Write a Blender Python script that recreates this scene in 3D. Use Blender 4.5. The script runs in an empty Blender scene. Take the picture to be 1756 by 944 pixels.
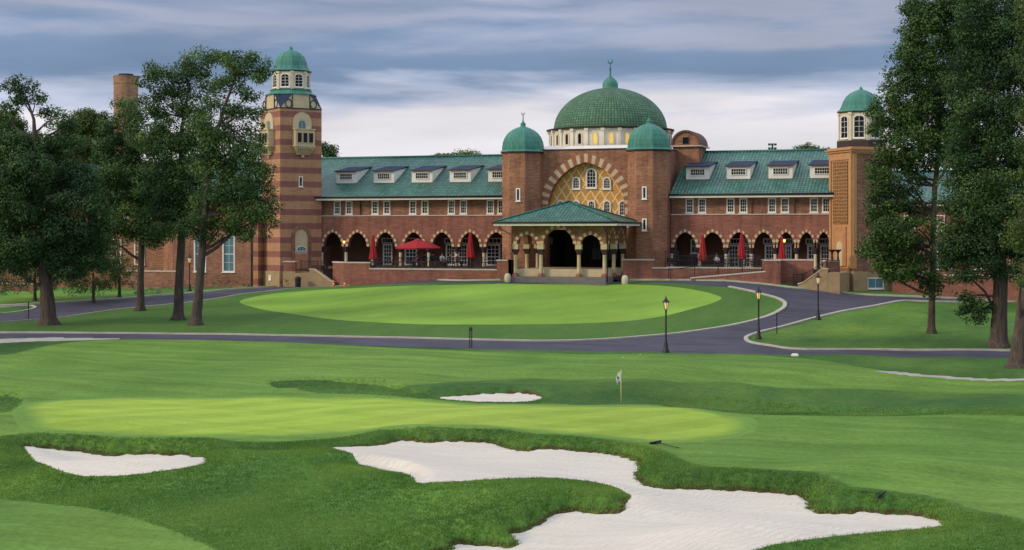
import bpy, math, random
import numpy as np
from mathutils import Vector, Matrix
random.seed(7); rng = np.random.default_rng(7)
SC = bpy.context.scene; COL = SC.collection
R = math.radians
# ---------------- camera ----------------
YAW = R(18.0); FPX = 2600.0; CZ = 5.0; DIST = 140.0; HOR = 400.0; CX = 878.0
CXY = np.array([DIST*math.sin(YAW), -DIST*math.cos(YAW)])
FWD = np.array([-math.sin(YAW), math.cos(YAW)]); RGT = np.array([math.cos(YAW), math.sin(YAW)])
cam = bpy.data.cameras.new('camera'); co = bpy.data.objects.new('camera', cam); COL.objects.link(co)
co.location = (CXY[0], CXY[1], CZ); co.rotation_euler = (R(90), 0, YAW)
cam.sensor_width = 36; cam.lens = 36*FPX/1756; cam.shift_y = -(472-HOR)/1756
cam.clip_start = 1; cam.clip_end = 8000
SC.camera = co
# ---------------- world ----------------
SUN_EL = 24.0; SUN_H = (-0.80, -0.60)
w = bpy.data.worlds.new("World"); SC.world = w; w.use_nodes = True
nt = w.node_tree; nt.nodes.clear()
def N(t, k, **kw):
    n = t.nodes.new(k)
    for a, b in kw.items():
        setattr(n, a, b)
    return n
def ramp(t, pts, src, interp='LINEAR'):
    n = N(t, 'ShaderNodeValToRGB'); cr = n.color_ramp; cr.interpolation = interp
    while len(cr.elements) < len(pts): cr.elements.new(.5)
    for e, (p, c) in zip(cr.elements, pts):
        e.position = p; e.color = (c[0], c[1], c[2], 1) if not isinstance(c, (int, float)) else (c, c, c, 1)
    t.links.new(src, n.inputs[0]); return n.outputs[0]
def math_n(t, op, a, b=None, clamp=False):
    n = N(t, 'ShaderNodeMath', operation=op); n.use_clamp = clamp
    for i, x in enumerate((a, b)):
        if x is None: continue
        if isinstance(x, (int, float)): n.inputs[i].default_value = x
        else: t.links.new(x, n.inputs[i])
    return n.outputs[0]
def mixc(t, f, a, b, mode='MIX'):
    n = N(t, 'ShaderNodeMix', data_type='RGBA', blend_type=mode)
    for i, x in ((0, f), (6, a), (7, b)):
        if isinstance(x, (int, float)): n.inputs[i].default_value = x
        elif isinstance(x, (tuple, list)): n.inputs[i].default_value = (x[0], x[1], x[2], 1)
        else: t.links.new(x, n.inputs[i])
    return n.outputs[2]
def noise_n(t, vec, scale, detail=4, rough=.55, dist=0):
    n = N(t, 'ShaderNodeTexNoise'); n.inputs['Scale'].default_value = scale
    n.inputs['Detail'].default_value = detail; n.inputs['Roughness'].default_value = rough
    n.inputs['Distortion'].default_value = dist
    if vec is not None: t.links.new(vec, n.inputs['Vector'])
    return n.outputs['Fac']
def mapped(t, vec, scale=(1, 1, 1), loc=(0, 0, 0), rot=(0, 0, 0)):
    m = N(t, 'ShaderNodeMapping'); m.inputs['Scale'].default_value = scale
    m.inputs['Location'].default_value = loc; m.inputs['Rotation'].default_value = rot
    t.links.new(vec, m.inputs['Vector']); return m.outputs[0]
tc = N(nt, 'ShaderNodeTexCoord').outputs['Generated']
sky = N(nt, 'ShaderNodeTexSky', sky_type='NISHITA'); sky.sun_disc = False
sky.sun_elevation = R(SUN_EL); sky.sun_rotation = math.atan2(SUN_H[0], SUN_H[1])
sep = N(nt, 'ShaderNodeSeparateXYZ'); nt.links.new(tc, sep.inputs[0])
n1 = noise_n(nt, mapped(nt, tc, (2.3, 2.3, 15), (.3, 1.7, .2), (0, R(.8), 0)), 2.1, 5, .52, .3)
n2 = noise_n(nt, mapped(nt, tc, (5, 5, 34), (3.3, .2, .9)), 1.6, 4, .5, .2)
n3 = noise_n(nt, mapped(nt, tc, (1.6, 1.6, 10), (7.3, 4.2, 1.9)), 2.6, 5, .5, .2)
el = math_n(nt, 'ADD', sep.outputs[2], math_n(nt, 'MULTIPLY', math_n(nt, 'SUBTRACT', n1, .5), .085))
el = math_n(nt, 'ADD', el, math_n(nt, 'MULTIPLY', math_n(nt, 'SUBTRACT', n2, .5), .024))
band = ramp(nt, [(0, (.76, .78, .86)), (.050, (.84, .83, .88)), (.074, (.82, .78, .83)), (.089, (.50, .55, .70)), (.103, (.195, .285, .455)),
                 (.124, (.205, .295, .465)), (.138, (.40, .43, .56)), (.152, (.26, .33, .48)), (.165, (.42, .45, .58)),
                 (.22, (.35, .40, .54)), (.5, (1.05, 1.10, 1.22)), (1, (1.5, 1.55, 1.7))], el)
mott = ramp(nt, [(.30, .82), (.52, 1.0), (.70, 1.16)], n3)
band = mixc(nt, 1.0, band, mott, 'MULTIPLY')
band10 = mixc(nt, 1.0, band, (10, 10, 10), 'MULTIPLY')
upf = ramp(nt, [(.16, 0.06), (.5, .35)], sep.outputs[2])
skycol = mixc(nt, upf, band10, sky.outputs[0])
bg = N(nt, 'ShaderNodeBackground'); bg.inputs[1].default_value = 0.080
nt.links.new(skycol, bg.inputs[0]); wo = N(nt, 'ShaderNodeOutputWorld'); nt.links.new(bg.outputs[0], wo.inputs[0])
# ---------------- sun ----------------
sl = bpy.data.lights.new('sun', 'SUN'); sl.energy = 1.5; sl.angle = R(10); sl.color = (1.0, .79, .52)
so = bpy.data.objects.new('sun', sl); COL.objects.link(so); so.location = (-60, -60, 80)
hl = math.hypot(*SUN_H); ce = math.cos(R(SUN_EL))
so.rotation_euler = Vector((SUN_H[0]/hl*ce, SUN_H[1]/hl*ce, math.sin(R(SUN_EL)))).to_track_quat('Z', 'Y').to_euler()
SC.view_settings.view_transform = 'Standard'; SC.view_settings.look = 'None'; SC.view_settings.gamma = 1
SC.view_settings.exposure = 0.34
SC.render.engine = 'CYCLES'
SC.cycles.max_bounces = 5; SC.cycles.diffuse_bounces = 3; SC.cycles.transparent_max_bounces = 4

# ---------------- helpers ----------------
def tag(o, label=None, cat=None, group=None, kind=None):
    if label: o['label'] = label
    if cat: o['category'] = cat
    if group: o['group'] = group
    if kind: o['kind'] = kind
    return o
WL = {}
def empty(name, loc=(0, 0, 0), rz=0, label=None, cat=None, group=None):
    o = bpy.data.objects.new(name, None); COL.objects.link(o); o.location = loc; o.rotation_euler = (0, 0, rz)
    o.empty_display_size = .3; WL[o.name] = Vector(loc); return tag(o, label, cat, group)
def cam_pt(u, v, s):
    p = CXY + s*(FWD + RGT*(u-CX)/FPX); return Vector((p[0], p[1], CZ + s*(HOR-v)/FPX))
def s_at(u, Y): return (Y-CXY[1])/(FWD[1]+RGT[1]*(u-CX)/FPX)
def on(u, v, Y=0.0):
    """point of the facade-parallel plane at depth Y that the traced photo point shows"""
    return cam_pt(u, v, s_at(u, Y))
def fx(u, Y=0.0): return on(u, 400, Y).x
def fz(u, v, Y=0.0): return on(u, v, Y).z
def mesh_np(name, V, F, mats, parent=None, smooth=False, attrs=None, uv=None):
    me = bpy.data.meshes.new(name); V = np.asarray(V, np.float32); F = np.asarray(F, np.int32); k = F.shape[1]
    me.vertices.add(len(V)); me.vertices.foreach_set('co', V.ravel())
    me.loops.add(F.size); me.loops.foreach_set('vertex_index', F.ravel())
    me.polygons.add(len(F)); me.polygons.foreach_set('loop_start', np.arange(0, F.size, k, dtype=np.int32))
    me.polygons.foreach_set('loop_total', np.full(len(F), k, np.int32))
    if smooth: me.polygons.foreach_set('use_smooth', np.ones(len(F), bool))
    for an, av in (attrs or {}).items():
        a = me.attributes.new(an, 'FLOAT', 'POINT'); a.data.foreach_set('value', np.asarray(av, np.float32))
    me.update(); me.validate()
    for m in mats: me.materials.append(m)
    o = bpy.data.objects.new(name, me); COL.objects.link(o)
    if parent: o.parent = parent
    return o
class MB:
    def __init__(s): s.V = []; s.F = []; s.M = []; s.S = []; s.UV = []
    def face(s, pts, m=0, sm=False, uv=None):
        i = len(s.V); s.V += [Vector(p) for p in pts]; s.F.append(list(range(i, i+len(pts)))); s.M.append(m); s.S.append(sm); s.UV.append(uv)
    def box(s, x0, x1, y0, y1, z0, z1, m=0, T=None):
        if x0 > x1: x0, x1 = x1, x0
        if y0 > y1: y0, y1 = y1, y0
        if z0 > z1: z0, z1 = z1, z0
        p = [Vector(c) for c in ((x0,y0,z0),(x1,y0,z0),(x1,y1,z0),(x0,y1,z0),(x0,y0,z1),(x1,y0,z1),(x1,y1,z1),(x0,y1,z1))]
        if T: p = [T(q) for q in p]
        for f in ((0,1,5,4),(1,2,6,5),(2,3,7,6),(3,0,4,7),(4,5,6,7),(3,2,1,0)): s.face([p[i] for i in f], m)
    def prism(s, poly, y0, y1, m=0, T=None, horiz=False):
        """poly = list of (a,b); extruded along y (a=x,b=z) or, when horiz, along z (a=x,b=y)"""
        if horiz: A = [Vector((a, b, y0)) for a, b in poly]; B = [Vector((a, b, y1)) for a, b in poly]
        else: A = [Vector((a, y0, b)) for a, b in poly]; B = [Vector((a, y1, b)) for a, b in poly]
        if T: A = [T(q) for q in A]; B = [T(q) for q in B]
        s.face(A, m); s.face(B[::-1], m); n = len(A)
        for i in range(n): s.face([A[i], B[i], B[(i+1) % n], A[(i+1) % n]][::-1], m)
    def lathe(s, prof, n, c, ph=0.0, m=0, sm=False, a0=0, a1=None, vr=1.0):
        a1 = a1 if a1 is not None else 2*math.pi
        arc = [0]
        for i in range(1, len(prof)): arc.append(arc[-1]+math.hypot(prof[i][0]-prof[i-1][0], prof[i][1]-prof[i-1][1]))
        rm = max(p[0] for p in prof)
        for k in range(n):
            t0 = ph+a0+(a1-a0)*k/n; t1 = ph+a0+(a1-a0)*(k+1)/n
            for i in range(len(prof)-1):
                (r0, z0), (r1, z1) = prof[i], prof[i+1]
                q = [(c[0]+r*math.sin(t), c[1]-r*math.cos(t), c[2]+z) for r, z, t in ((r0,z0,t0),(r0,z0,t1),(r1,z1,t1),(r1,z1,t0))]
                uv = [(t0*rm, arc[i]), (t1*rm, arc[i]), (t1*rm, arc[i+1]), (t0*rm, arc[i+1])]
                if r1 < 1e-4: q = q[:3]; uv = uv[:3]
                elif r0 < 1e-4: q = [q[0], q[2], q[3]]; uv = [uv[0], uv[2], uv[3]]
                s.face(q, m, sm, uv)
    def tube(s, pts, rad, n=8, m=0, sm=True, cap=True):
        pts = [Vector(p) for p in pts]
        if not hasattr(rad, '__len__'): rad = [rad]*len(pts)
        rings = []; ref = Vector((0.13, 1, .07))
        for i, p in enumerate(pts):
            d = (pts[min(i+1, len(pts)-1)]-pts[max(i-1, 0)]); d.normalize()
            a = d.cross(ref); a.normalize(); b = d.cross(a); b.normalize()
            rings.append([p+(a*math.cos(2*math.pi*k/n)+b*math.sin(2*math.pi*k/n))*rad[i] for k in range(n)])
        for i in range(len(rings)-1):
            for k in range(n):
                s.face([rings[i][k], rings[i][(k+1) % n], rings[i+1][(k+1) % n], rings[i+1][k]][::-1], m, sm)
        if cap: s.face(rings[0], m); s.face(rings[-1][::-1], m)
    def build(s, name, mats, parent=None, T=None):
        if not isinstance(mats, (list, tuple)): mats = [mats]
        off = WL.get(parent.name, Vector((0, 0, 0))) if parent else Vector((0, 0, 0))
        V = [(T(v) if T else v)-off for v in s.V]
        # weld
        key = {}; idx = []; VV = []
        for v in V:
            k = (round(v.x, 4), round(v.y, 4), round(v.z, 4))
            if k not in key: key[k] = len(VV); VV.append(v)
            idx.append(key[k])
        F = []; M = []; S = []; U = []
        for f, m, sm, uv in zip(s.F, s.M, s.S, s.UV):
            g = [idx[i] for i in f]
            if len(set(g)) < len(g):
                h = []; uu = []
                for j, q in enumerate(g):
                    if q not in h: h.append(q); uu.append(uv[j] if uv else None)
                g = h; uv = uu if uv else None
            if len(g) < 3: continue
            F.append(g); M.append(m); S.append(sm); U.append(uv)
        me = bpy.data.meshes.new(name); me.from_pydata([tuple(v) for v in VV], [], F)
        me.update()
        ul = me.uv_layers.new(name='UVMap'); k = 0; data = []
        Z = Vector((0, 0, 1))
        for pi, p in enumerate(me.polygons):
            p.material_index = M[pi]; p.use_smooth = S[pi]
            if U[pi] and len(U[pi]) == len(p.vertices):
                for q in U[pi]: data += [q[0], q[1]]
                continue
            n = p.normal
            if abs(n.z) > .97: tt, bb = Vector((1, 0, 0)), Vector((0, 1, 0))
            else:
                tt = Z.cross(n); tt.normalize(); bb = n.cross(tt)
            for vi in p.vertices:
                q = VV[vi]+off; data += [q.dot(tt), q.dot(bb)]
        ul.data.foreach_set('uv', data)
        for m in mats: me.materials.append(m)
        o = bpy.data.objects.new(name, me); COL.objects.link(o)
        if parent: o.parent = parent
        WL[o.name] = off
        return o
def copy_tree(o, parent=None):
    c = o.copy(); COL.objects.link(c)
    if parent: c.parent = parent
    WL[c.name] = WL.get(o.name, Vector((0, 0, 0)))
    for ch in list(o.children): copy_tree(ch, c)
    return c
# ---------------- materials ----------------
MT = {}
def mat(name, col=(.5, .5, .5), rough=.8, metal=0, emis=None, es=0, spec=.3):
    m = bpy.data.materials.new(name); m.use_nodes = True; t = m.node_tree; b = t.nodes['Principled BSDF']
    b.inputs['Base Color'].default_value = (*col, 1); b.inputs['Roughness'].default_value = rough
    b.inputs['Metallic'].default_value = metal; b.inputs['Specular IOR Level'].default_value = spec
    if emis: b.inputs['Emission Color'].default_value = (*emis, 1); b.inputs['Emission Strength'].default_value = es
    MT[name] = m; return m, t, b
def bump(t, b, h, strength=.3, dist=.02):
    n = N(t, 'ShaderNodeBump'); n.inputs['Strength'].default_value = strength; n.inputs['Distance'].default_value = dist
    t.links.new(h, n.inputs['Height']); t.links.new(n.outputs[0], b.inputs['Normal'])
def setc(t, b, c): t.links.new(c, b.inputs['Base Color'])
def uvn(t): return N(t, 'ShaderNodeUVMap').outputs[0]
def geo(t): return N(t, 'ShaderNodeNewGeometry').outputs['Position']
def attr(t, n): return N(t, 'ShaderNodeAttribute', attribute_name=n).outputs['Fac']
def simple(name, col, rough=.8, var=.15, sc=3.0, metal=0, bmp=0, spec=.3):
    m, t, b = mat(name, col, rough, metal, spec=spec)
    f = noise_n(t, geo(t), sc, 6, .6)
    lo = tuple(c*(1-var) for c in col); hi = tuple(min(1, c*(1+var)) for c in col)
    setc(t, b, ramp(t, [(.3, lo), (.7, hi)], f))
    if bmp: bump(t, b, noise_n(t, geo(t), sc*8, 4), bmp, .02)
    return m
def brickm(name, c1, c2, mortar, var=(.75, 1.25), hue=(.21, .092, .088)):
    m, t, b = mat(name, c1, .9)
    br = N(t, 'ShaderNodeTexBrick'); uv = uvn(t); t.links.new(uv, br.inputs['Vector'])
    br.inputs['Color1'].default_value = (*c1, 1); br.inputs['Color2'].default_value = (*c2, 1); br.inputs['Mortar'].default_value = (*mortar, 1)
    br.inputs['Scale'].default_value = 1; br.inputs['Brick Width'].default_value = .40; br.inputs['Row Height'].default_value = .135
    br.inputs['Mortar Size'].default_value = .012; br.inputs['Bias'].default_value = -.1
    rows = noise_n(t, mapped(t, uv, (.9, 7.0, 1)), 1.3, 4, .7)          # courses of differing firing
    big = noise_n(t, mapped(t, uv, (.16, .28, 1), (3, 5, 0)), 1.6, 4, .6)
    streak = noise_n(t, mapped(t, uv, (2.2, .22, 1)), 1.0, 4, .6)          # rain streaks
    c = mixc(t, ramp(t, [(.42, 0.), (.58, .85)], rows), br.outputs['Color'], hue)
    c = mixc(t, 1, c, ramp(t, [(.28, var[0]), (.72, var[1])], big), 'MULTIPLY')
    c = mixc(t, 1, c, ramp(t, [(.30, .72), (.52, 1.03)], streak), 'MULTIPLY')
    setc(t, b, c); bump(t, b, br.outputs['Fac'], -.35, .012); return m
brickm('brick', (.31, .148, .085), (.39, .21, .12), (.26, .19, .14))
brickm('brick_tan', (.36, .20, .11), (.45, .28, .16), (.3, .22, .16), hue=(.26, .13, .09))
brickm('brick_warm', (.34, .165, .085), (.43, .235, .125), (.27, .19, .13), hue=(.24, .095, .075))
brickm('brick_red', (.30, .108, .066), (.37, .155, .09), (.23, .15, .12))
# striped tower brick: alternating bands of dark and light courses
m, t, b = mat('brick_striped', (.3, .15, .1), .9)
uv = uvn(t); sp = N(t, 'ShaderNodeSeparateXYZ'); t.links.new(uv, sp.inputs[0])
br = N(t, 'ShaderNodeTexBrick'); t.links.new(uv, br.inputs['Vector']); br.inputs['Scale'].default_value = 1
br.inputs['Brick Width'].default_value = .40; br.inputs['Row Height'].default_value = .135; br.inputs['Mortar Size'].default_value = .012
br.inputs['Color1'].default_value = (.47, .235, .130, 1); br.inputs['Color2'].default_value = (.53, .28, .16, 1); br.inputs['Mortar'].default_value = (.34, .23, .17, 1)
wv = math_n(t, 'SINE', math_n(t, 'MULTIPLY', sp.outputs[1], 2*math.pi/1.33))
st = ramp(t, [(.60, 0.), (.63, 1.)], math_n(t, 'ADD', math_n(t, 'MULTIPLY', wv, .5), .5))
rows = noise_n(t, mapped(t, uv, (.9, 7.0, 1)), 1.3, 4, .7)
c = mixc(t, st, br.outputs['Color'], mixc(t, rows, (.245, .105, .095), (.30, .135, .105)))
c = mixc(t, 1, c, ramp(t, [(.3, .8), (.7, 1.15)], noise_n(t, mapped(t, uv, (.9, .3, 1)), 1.6, 5, .65)), 'MULTIPLY')
c = mixc(t, ramp(t, [(.5, 0.), (.75, .35)], rows), c, (.27, .12, .12))
setc(t, b, c); bump(t, b, br.outputs['Fac'], -.35, .012)
# glazed green barrel tiles
def tilem(name, dark, light, sx=.30, sy=.40, ruf=.42):
    m, t, b = mat(name, light, ruf, spec=.5); uv = uvn(t); sp = N(t, 'ShaderNodeSeparateXYZ'); t.links.new(uv, sp.inputs[0])
    wx = math_n(t, 'ABSOLUTE', math_n(t, 'SINE', math_n(t, 'MULTIPLY', sp.outputs[0], math.pi/sx)))
    fr = math_n(t, 'FRACT', math_n(t, 'DIVIDE', sp.outputs[1], sy))
    hgt = math_n(t, 'ADD', wx, math_n(t, 'MULTIPLY', fr, -.6))
    vor = N(t, 'ShaderNodeTexWhiteNoise', noise_dimensions='2D')
    cell = N(t, 'ShaderNodeVectorMath', operation='FLOOR'); t.links.new(mapped(t, uv, (1/sx, 1/sy, 1)), cell.inputs[0])
    t.links.new(cell.outputs[0], vor.inputs['Vector'])
    c = ramp(t, [(0, tuple(.45*x+.55*y for x, y in zip(dark, light))), (.6, light), (1, tuple(x*1.35 for x in light))], vor.outputs['Value'])
    c = mixc(t, ramp(t, [(.08, .75), (.55, 0.)], wx), c, tuple(x*.35 for x in dark))
    c = mixc(t, ramp(t, [(.68, 0.), (.95, .85)], fr), c, tuple(x*.35 for x in dark))
    c = mixc(t, 1, c, ramp(t, [(.3, .78), (.7, 1.22)], noise_n(t, mapped(t, uv, (.35, .2, 1)), 2, 5, .65)), 'MULTIPLY')
    setc(t, b, c); bump(t, b, hgt, .8, .05); return m
tilem('roof_tile', (.016, .085, .070), (.042, .172, .138), .31, .40)
tilem('dome_tile', (.036, .115, .062), (.070, .180, .100), .30, .26, .65)
# weathered copper
m, t, b = mat('copper', (.1, .35, .27), .55, spec=.4); uv = uvn(t)
f1 = noise_n(t, mapped(t, uv, (2.5, .5, 1)), 1.5, 6, .65); f2 = noise_n(t, geo(t), 1.3, 6, .6)
c = ramp(t, [(.25, (.024, .10, .082)), (.5, (.050, .225, .180)), (.78, (.105, .34, .275))], f1)
c = mixc(t, ramp(t, [(.45, 0.), (.8, .5)], f2), c, (.075, .15, .115)); setc(t, b, c)
simple('dark_red', (.13, .035, .035), .6, .1, 3); simple('white_paint', (.80, .78, .74), .6, .08, 2); simple('cream', (.58, .48, .31), .8, .12, 2, bmp=.1)
simple('cream_pale', (.66, .59, .45), .75, .1, 2); simple('drum_white', (.74, .69, .58), .8, .12, 1.2)
simple('stucco', (.36, .26, .15), .9, .14, 1.4, bmp=.1); simple('limestone', (.55, .50, .44), .85, .15, 2.5)
simple('terracotta', (.33, .13, .085), .85, .15, 5); simple('dark_metal', (.018, .018, .022), .5, .2, 5, spec=.4)
simple('dark_stone', (.055, .035, .038), .7, .3, 6); simple('slate_blue', (.028, .045, .085), .75, .25, 4, spec=.15); simple('barrel_brown', (.15, .085, .075), .8, .2, 3)
simple('dark_fascia', (.035, .022, .022), .6, .2, 4); simple('loggia_wall', (.12, .060, .040), .9, .2, 2)  # loggia_wall is brick darkened, with the arcade shade put into its colour
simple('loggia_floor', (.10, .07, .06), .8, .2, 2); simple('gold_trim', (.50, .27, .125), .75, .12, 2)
simple('salmon_trim', (.48, .22, .13), .8, .12, 2); simple('kerb_stone', (.46, .43, .38), .9, .18, 1.5, bmp=.15)
simple('canvas_red', (.36, .022, .028), .8, .12, 3); simple('cone_orange', (.75, .12, .04), .6, .05, 3)
simple('grey_step', (.17, .16, .175), .85, .15, 2); simple('skin', (.45, .27, .19), .6, .1, 9)
simple('cloth_navy', (.05, .06, .12), .9, .2, 8); simple('cloth_white', (.6, .6, .62), .9, .1, 8); simple('cloth_plum', (.22, .10, .2), .9, .2, 8)
simple('hair_dark', (.05, .03, .02), .8, .2, 8); simple('path_concrete', (.40, .385, .355), .9, .1, 1)
simple('plastic_black', (.02, .02, .025), .5, .1, 3); simple('wood_pole', (.3, .17, .09), .7, .1, 3)
mat('glass', (.010, .013, .018), .12, spec=.16); mat('glass_blue', (.09, .20, .25), .15, spec=.3)
mat('glass_lit', (.5, .35, .05), .4, emis=(1, .66, .16), es=.42)
mat('lamp_glass', (.75, .6, .35), .3, emis=(1, .66, .28), es=.30)
mat('lamp_lit', (.9, .6, .2), .3, emis=(1, .45, .08), es=5)
# gold lattice of the great arch
m, t, b = mat('lattice', (.5, .3, .1), .85); uv = uvn(t); sp = N(t, 'ShaderNodeSeparateXYZ'); t.links.new(uv, sp.inputs[0])
A = math_n(t, 'DIVIDE', sp.outputs[0], .92); B = math_n(t, 'DIVIDE', sp.outputs[1], 1.36)
wob = math_n(t, 'MULTIPLY', math_n(t, 'SINE', math_n(t, 'MULTIPLY', sp.outputs[1], 2*math.pi/.68)), .035)
def dline(sgn):
    d = math_n(t, 'ADD', math_n(t, 'ADD' if sgn > 0 else 'SUBTRACT', A, B), wob)
    return math_n(t, 'ABSOLUTE', math_n(t, 'SUBTRACT', math_n(t, 'FRACT', d), .5))
dd = math_n(t, 'MINIMUM', dline(1), dline(-1))
f = noise_n(t, geo(t), 2.0, 4)
c = mixc(t, ramp(t, [(.07, 1.), (.105, 0.)], dd), ramp(t, [(.3, (.52, .27, .070)), (.7, (.68, .38, .11))], f), (.86, .62, .31))
setc(t, b, c); bump(t, b, ramp(t, [(.05, 1.), (.12, 0.)], dd), .6, .06)
# relief panel on the gate tower
m, t, b = mat('relief', (.4, .2, .08), .85); uv = uvn(t); sp = N(t, 'ShaderNodeSeparateXYZ'); t.links.new(uv, sp.inputs[0])
vo = N(t, 'ShaderNodeTexVoronoi', feature='DISTANCE_TO_EDGE'); vo.inputs['Scale'].default_value = 3.4; vo.inputs['Randomness'].default_value = .35; t.links.new(uv, vo.inputs['Vector'])
setc(t, b, ramp(t, [(.05, (.46, .27, .10)), (.17, (.19, .08, .045))], vo.outputs['Distance'])); bump(t, b, ramp(t, [(.03, 1.), (.15, 0.)], vo.outputs['Distance']), .7, .06)
# asphalt
m, t, b = mat('asphalt', (.06, .06, .075), .85); g = geo(t)
c = ramp(t, [(.3, (.050, .050, .078)), (.7, (.082, .080, .115))], noise_n(t, mapped(t, g, (1, .35, 1), rot=(0, 0, R(-10))), .25, 6, .65))
c = mixc(t, 1, c, ramp(t, [(.35, .72), (.5, 1.0), (.7, 1.22)], noise_n(t, mapped(t, g, (.25, 1.3, 1), rot=(0, 0, R(-14))), .6, 7, .7)), 'MULTIPLY')
c = mixc(t, ramp(t, [(.55, 0.), (.8, .35)], noise_n(t, g, 9, 5)), c, (.15, .145, .16)); setc(t, b, c)
# sand
m, t, b = mat('sand', (.6, .55, .5), .95); g = geo(t)
c = ramp(t, [(.3, (.63, .585, .52)), (.7, (.72, .675, .605))], noise_n(t, mapped(t, g, (1, 3.5, 1), rot=(0, 0, R(25))), .55, 7, .6))
c = mixc(t, 1, c, ramp(t, [(.35, .96), (.6, 1.01)], noise_n(t, g, 9, 5, .7)), 'MULTIPLY'); setc(t, b, c)
sn = N(t, 'ShaderNodeSeparateXYZ'); t.links.new(mapped(t, g, rot=(0, 0, R(33))), sn.inputs[0])
rk = math_n(t, 'SINE', math_n(t, 'ADD', math_n(t, 'MULTIPLY', sn.outputs[0], 26), math_n(t, 'MULTIPLY', noise_n(t, g, .7, 4, .6), 30)))
c = mixc(t, 1, c, ramp(t, [(.0, .955), (1., 1.02)], math_n(t, 'ADD', math_n(t, 'MULTIPLY', rk, .5), .5)), 'MULTIPLY'); setc(t, b, c)
bump(t, b, math_n(t, 'ADD', math_n(t, 'MULTIPLY', rk, .25), noise_n(t, mapped(t, g, (2, 6, 3), rot=(0, 0, R(30))), 1.0, 5, .6)), .38, .07)
# ---- turf ----
def turf(name, cols, fine=1.0, streak=.5, bs=.5, stripe=0):
    m, t, b = mat(name, cols[0], .9, spec=.12); g = geo(t)
    big = noise_n(t, g, .055, 5, .55); mid = noise_n(t, mapped(t, g, (1, .4, 1), rot=(0, 0, R(18))), .38, 7, .68)
    fin = noise_n(t, g, 3.2*fine, 6, .8); vf = noise_n(t, g, 14*fine, 3, .7)
    c = ramp(t, [(.28, cols[0]), (.72, cols[1])], mid)
    c = mixc(t, 1, c, ramp(t, [(.32, .78), (.68, 1.24)], big), 'MULTIPLY')
    c = mixc(t, streak, c, ramp(t, [(.30, .50), (.5, 1.0), (.72, 1.55)], fin), 'MULTIPLY')
    c = mixc(t, streak, c, ramp(t, [(.32, .6), (.5, 1.0), (.70, 1.45)], vf), 'MULTIPLY')
    if len(cols) > 2:
        c = mixc(t, ramp(t, [(.50, 0.), (.75, .55)], noise_n(t, mapped(t, g, (1, 1, 1), (9, 3, 1)), .14, 7, .65)), c, cols[2])
    if stripe:
        s2 = N(t, 'ShaderNodeSeparateXYZ'); t.links.new(mapped(t, g, rot=(0, 0, R(35))), s2.inputs[0])
        wv = math_n(t, 'SINE', math_n(t, 'MULTIPLY', s2.outputs[0], 2.4))
        c = mixc(t, 1, c, ramp(t, [(.4, 1-stripe), (.6, 1+stripe)], math_n(t, 'ADD', math_n(t, 'MULTIPLY', wv, .5), .5)), 'MULTIPLY')
    return m, t, b, c, fin
m, t, b, c, fin = turf('turf_green', ((.250, .385, .052), (.315, .450, .070), (.37, .46, .085)), 1.6, .14, stripe=.06)
g = geo(t); ef = ramp(t, [(.30, (.125, .250, .050)), (.70, (.170, .300, .062))], noise_n(t, g, .3, 6, .6))
c = mixc(t, .22, c, ramp(t, [(.32, .45), (.5, 1.), (.70, 1.6)], noise_n(t, mapped(t, g, (.6, 1.6, 1), rot=(0, 0, R(18))), 9, 5, .8)), 'MULTIPLY')
ef = mixc(t, .45, ef, ramp(t, [(.3, .5), (.5, 1.), (.72, 1.5)], noise_n(t, g, 5, 6, .8)), 'MULTIPLY')
sk = mixc(t, 1, c, ramp(t, [(.32, .88), (.68, 1.12)], noise_n(t, mapped(t, g, (.12, 1.1, 1), rot=(0, 0, R(18))), 1.0, 7, .62)), 'MULTIPLY')
e2 = ramp(t, [(.25, 0.), (.75, 1.)], math_n(t, 'ADD', attr(t, 'inside'), math_n(t, 'MULTIPLY', math_n(t, 'SUBTRACT', noise_n(t, g, .9, 5, .65), .5), .5)))
setc(t, b, mixc(t, e2, ef, sk)); bump(t, b, fin, .2, .02)
m, t, b, c, fin = turf('turf_oval', ((.205, .375, .055), (.250, .420, .065), (.29, .42, .08)), 1.3, .22, stripe=.02)
setc(t, b, c); bump(t, b, fin, .1, .02)
m, t, b, cr, fin = turf('turf', ((.068, .165, .036), (.112, .240, .048), (.200, .280, .058)), 1.0, .60)
g = geo(t)
fw = ramp(t, [(.28, (.098, .212, .040)), (.72, (.150, .275, .054))], noise_n(t, mapped(t, g, (1, .3, 1), rot=(0, 0, R(18))), .3, 6, .6))
fw = mixc(t, ramp(t, [(.45, 0.), (.75, .6)], noise_n(t, g, .07, 5, .6)), fw, (.190, .300, .062))
fw = mixc(t, 1, fw, ramp(t, [(.32, .80), (.5, 1.), (.68, 1.22)], noise_n(t, mapped(t, g, (.12, .9, 1), rot=(0, 0, R(18))), 1.1, 7, .62)), 'MULTIPLY')
fw = mixc(t, .34, fw, ramp(t, [(.32, .45), (.5, 1.), (.70, 1.6)], noise_n(t, mapped(t, g, (.6, 1.6, 1), rot=(0, 0, R(18))), 9, 5, .8)), 'MULTIPLY')
fw = mixc(t, .5, fw, ramp(t, [(.3, .5), (.5, 1.), (.72, 1.5)], noise_n(t, g, 5, 6, .8)), 'MULTIPLY')
lw = ramp(t, [(.28, (.060, .145, .034)), (.72, (.102, .200, .044))], noise_n(t, mapped(t, g, (1, .3, 1), rot=(0, 0, R(18))), .3, 7, .7))
lw = mixc(t, .4, lw, ramp(t, [(.3, .5), (.5, 1.), (.72, 1.5)], noise_n(t, g, 3.5, 6, .8)), 'MULTIPLY')
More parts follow.
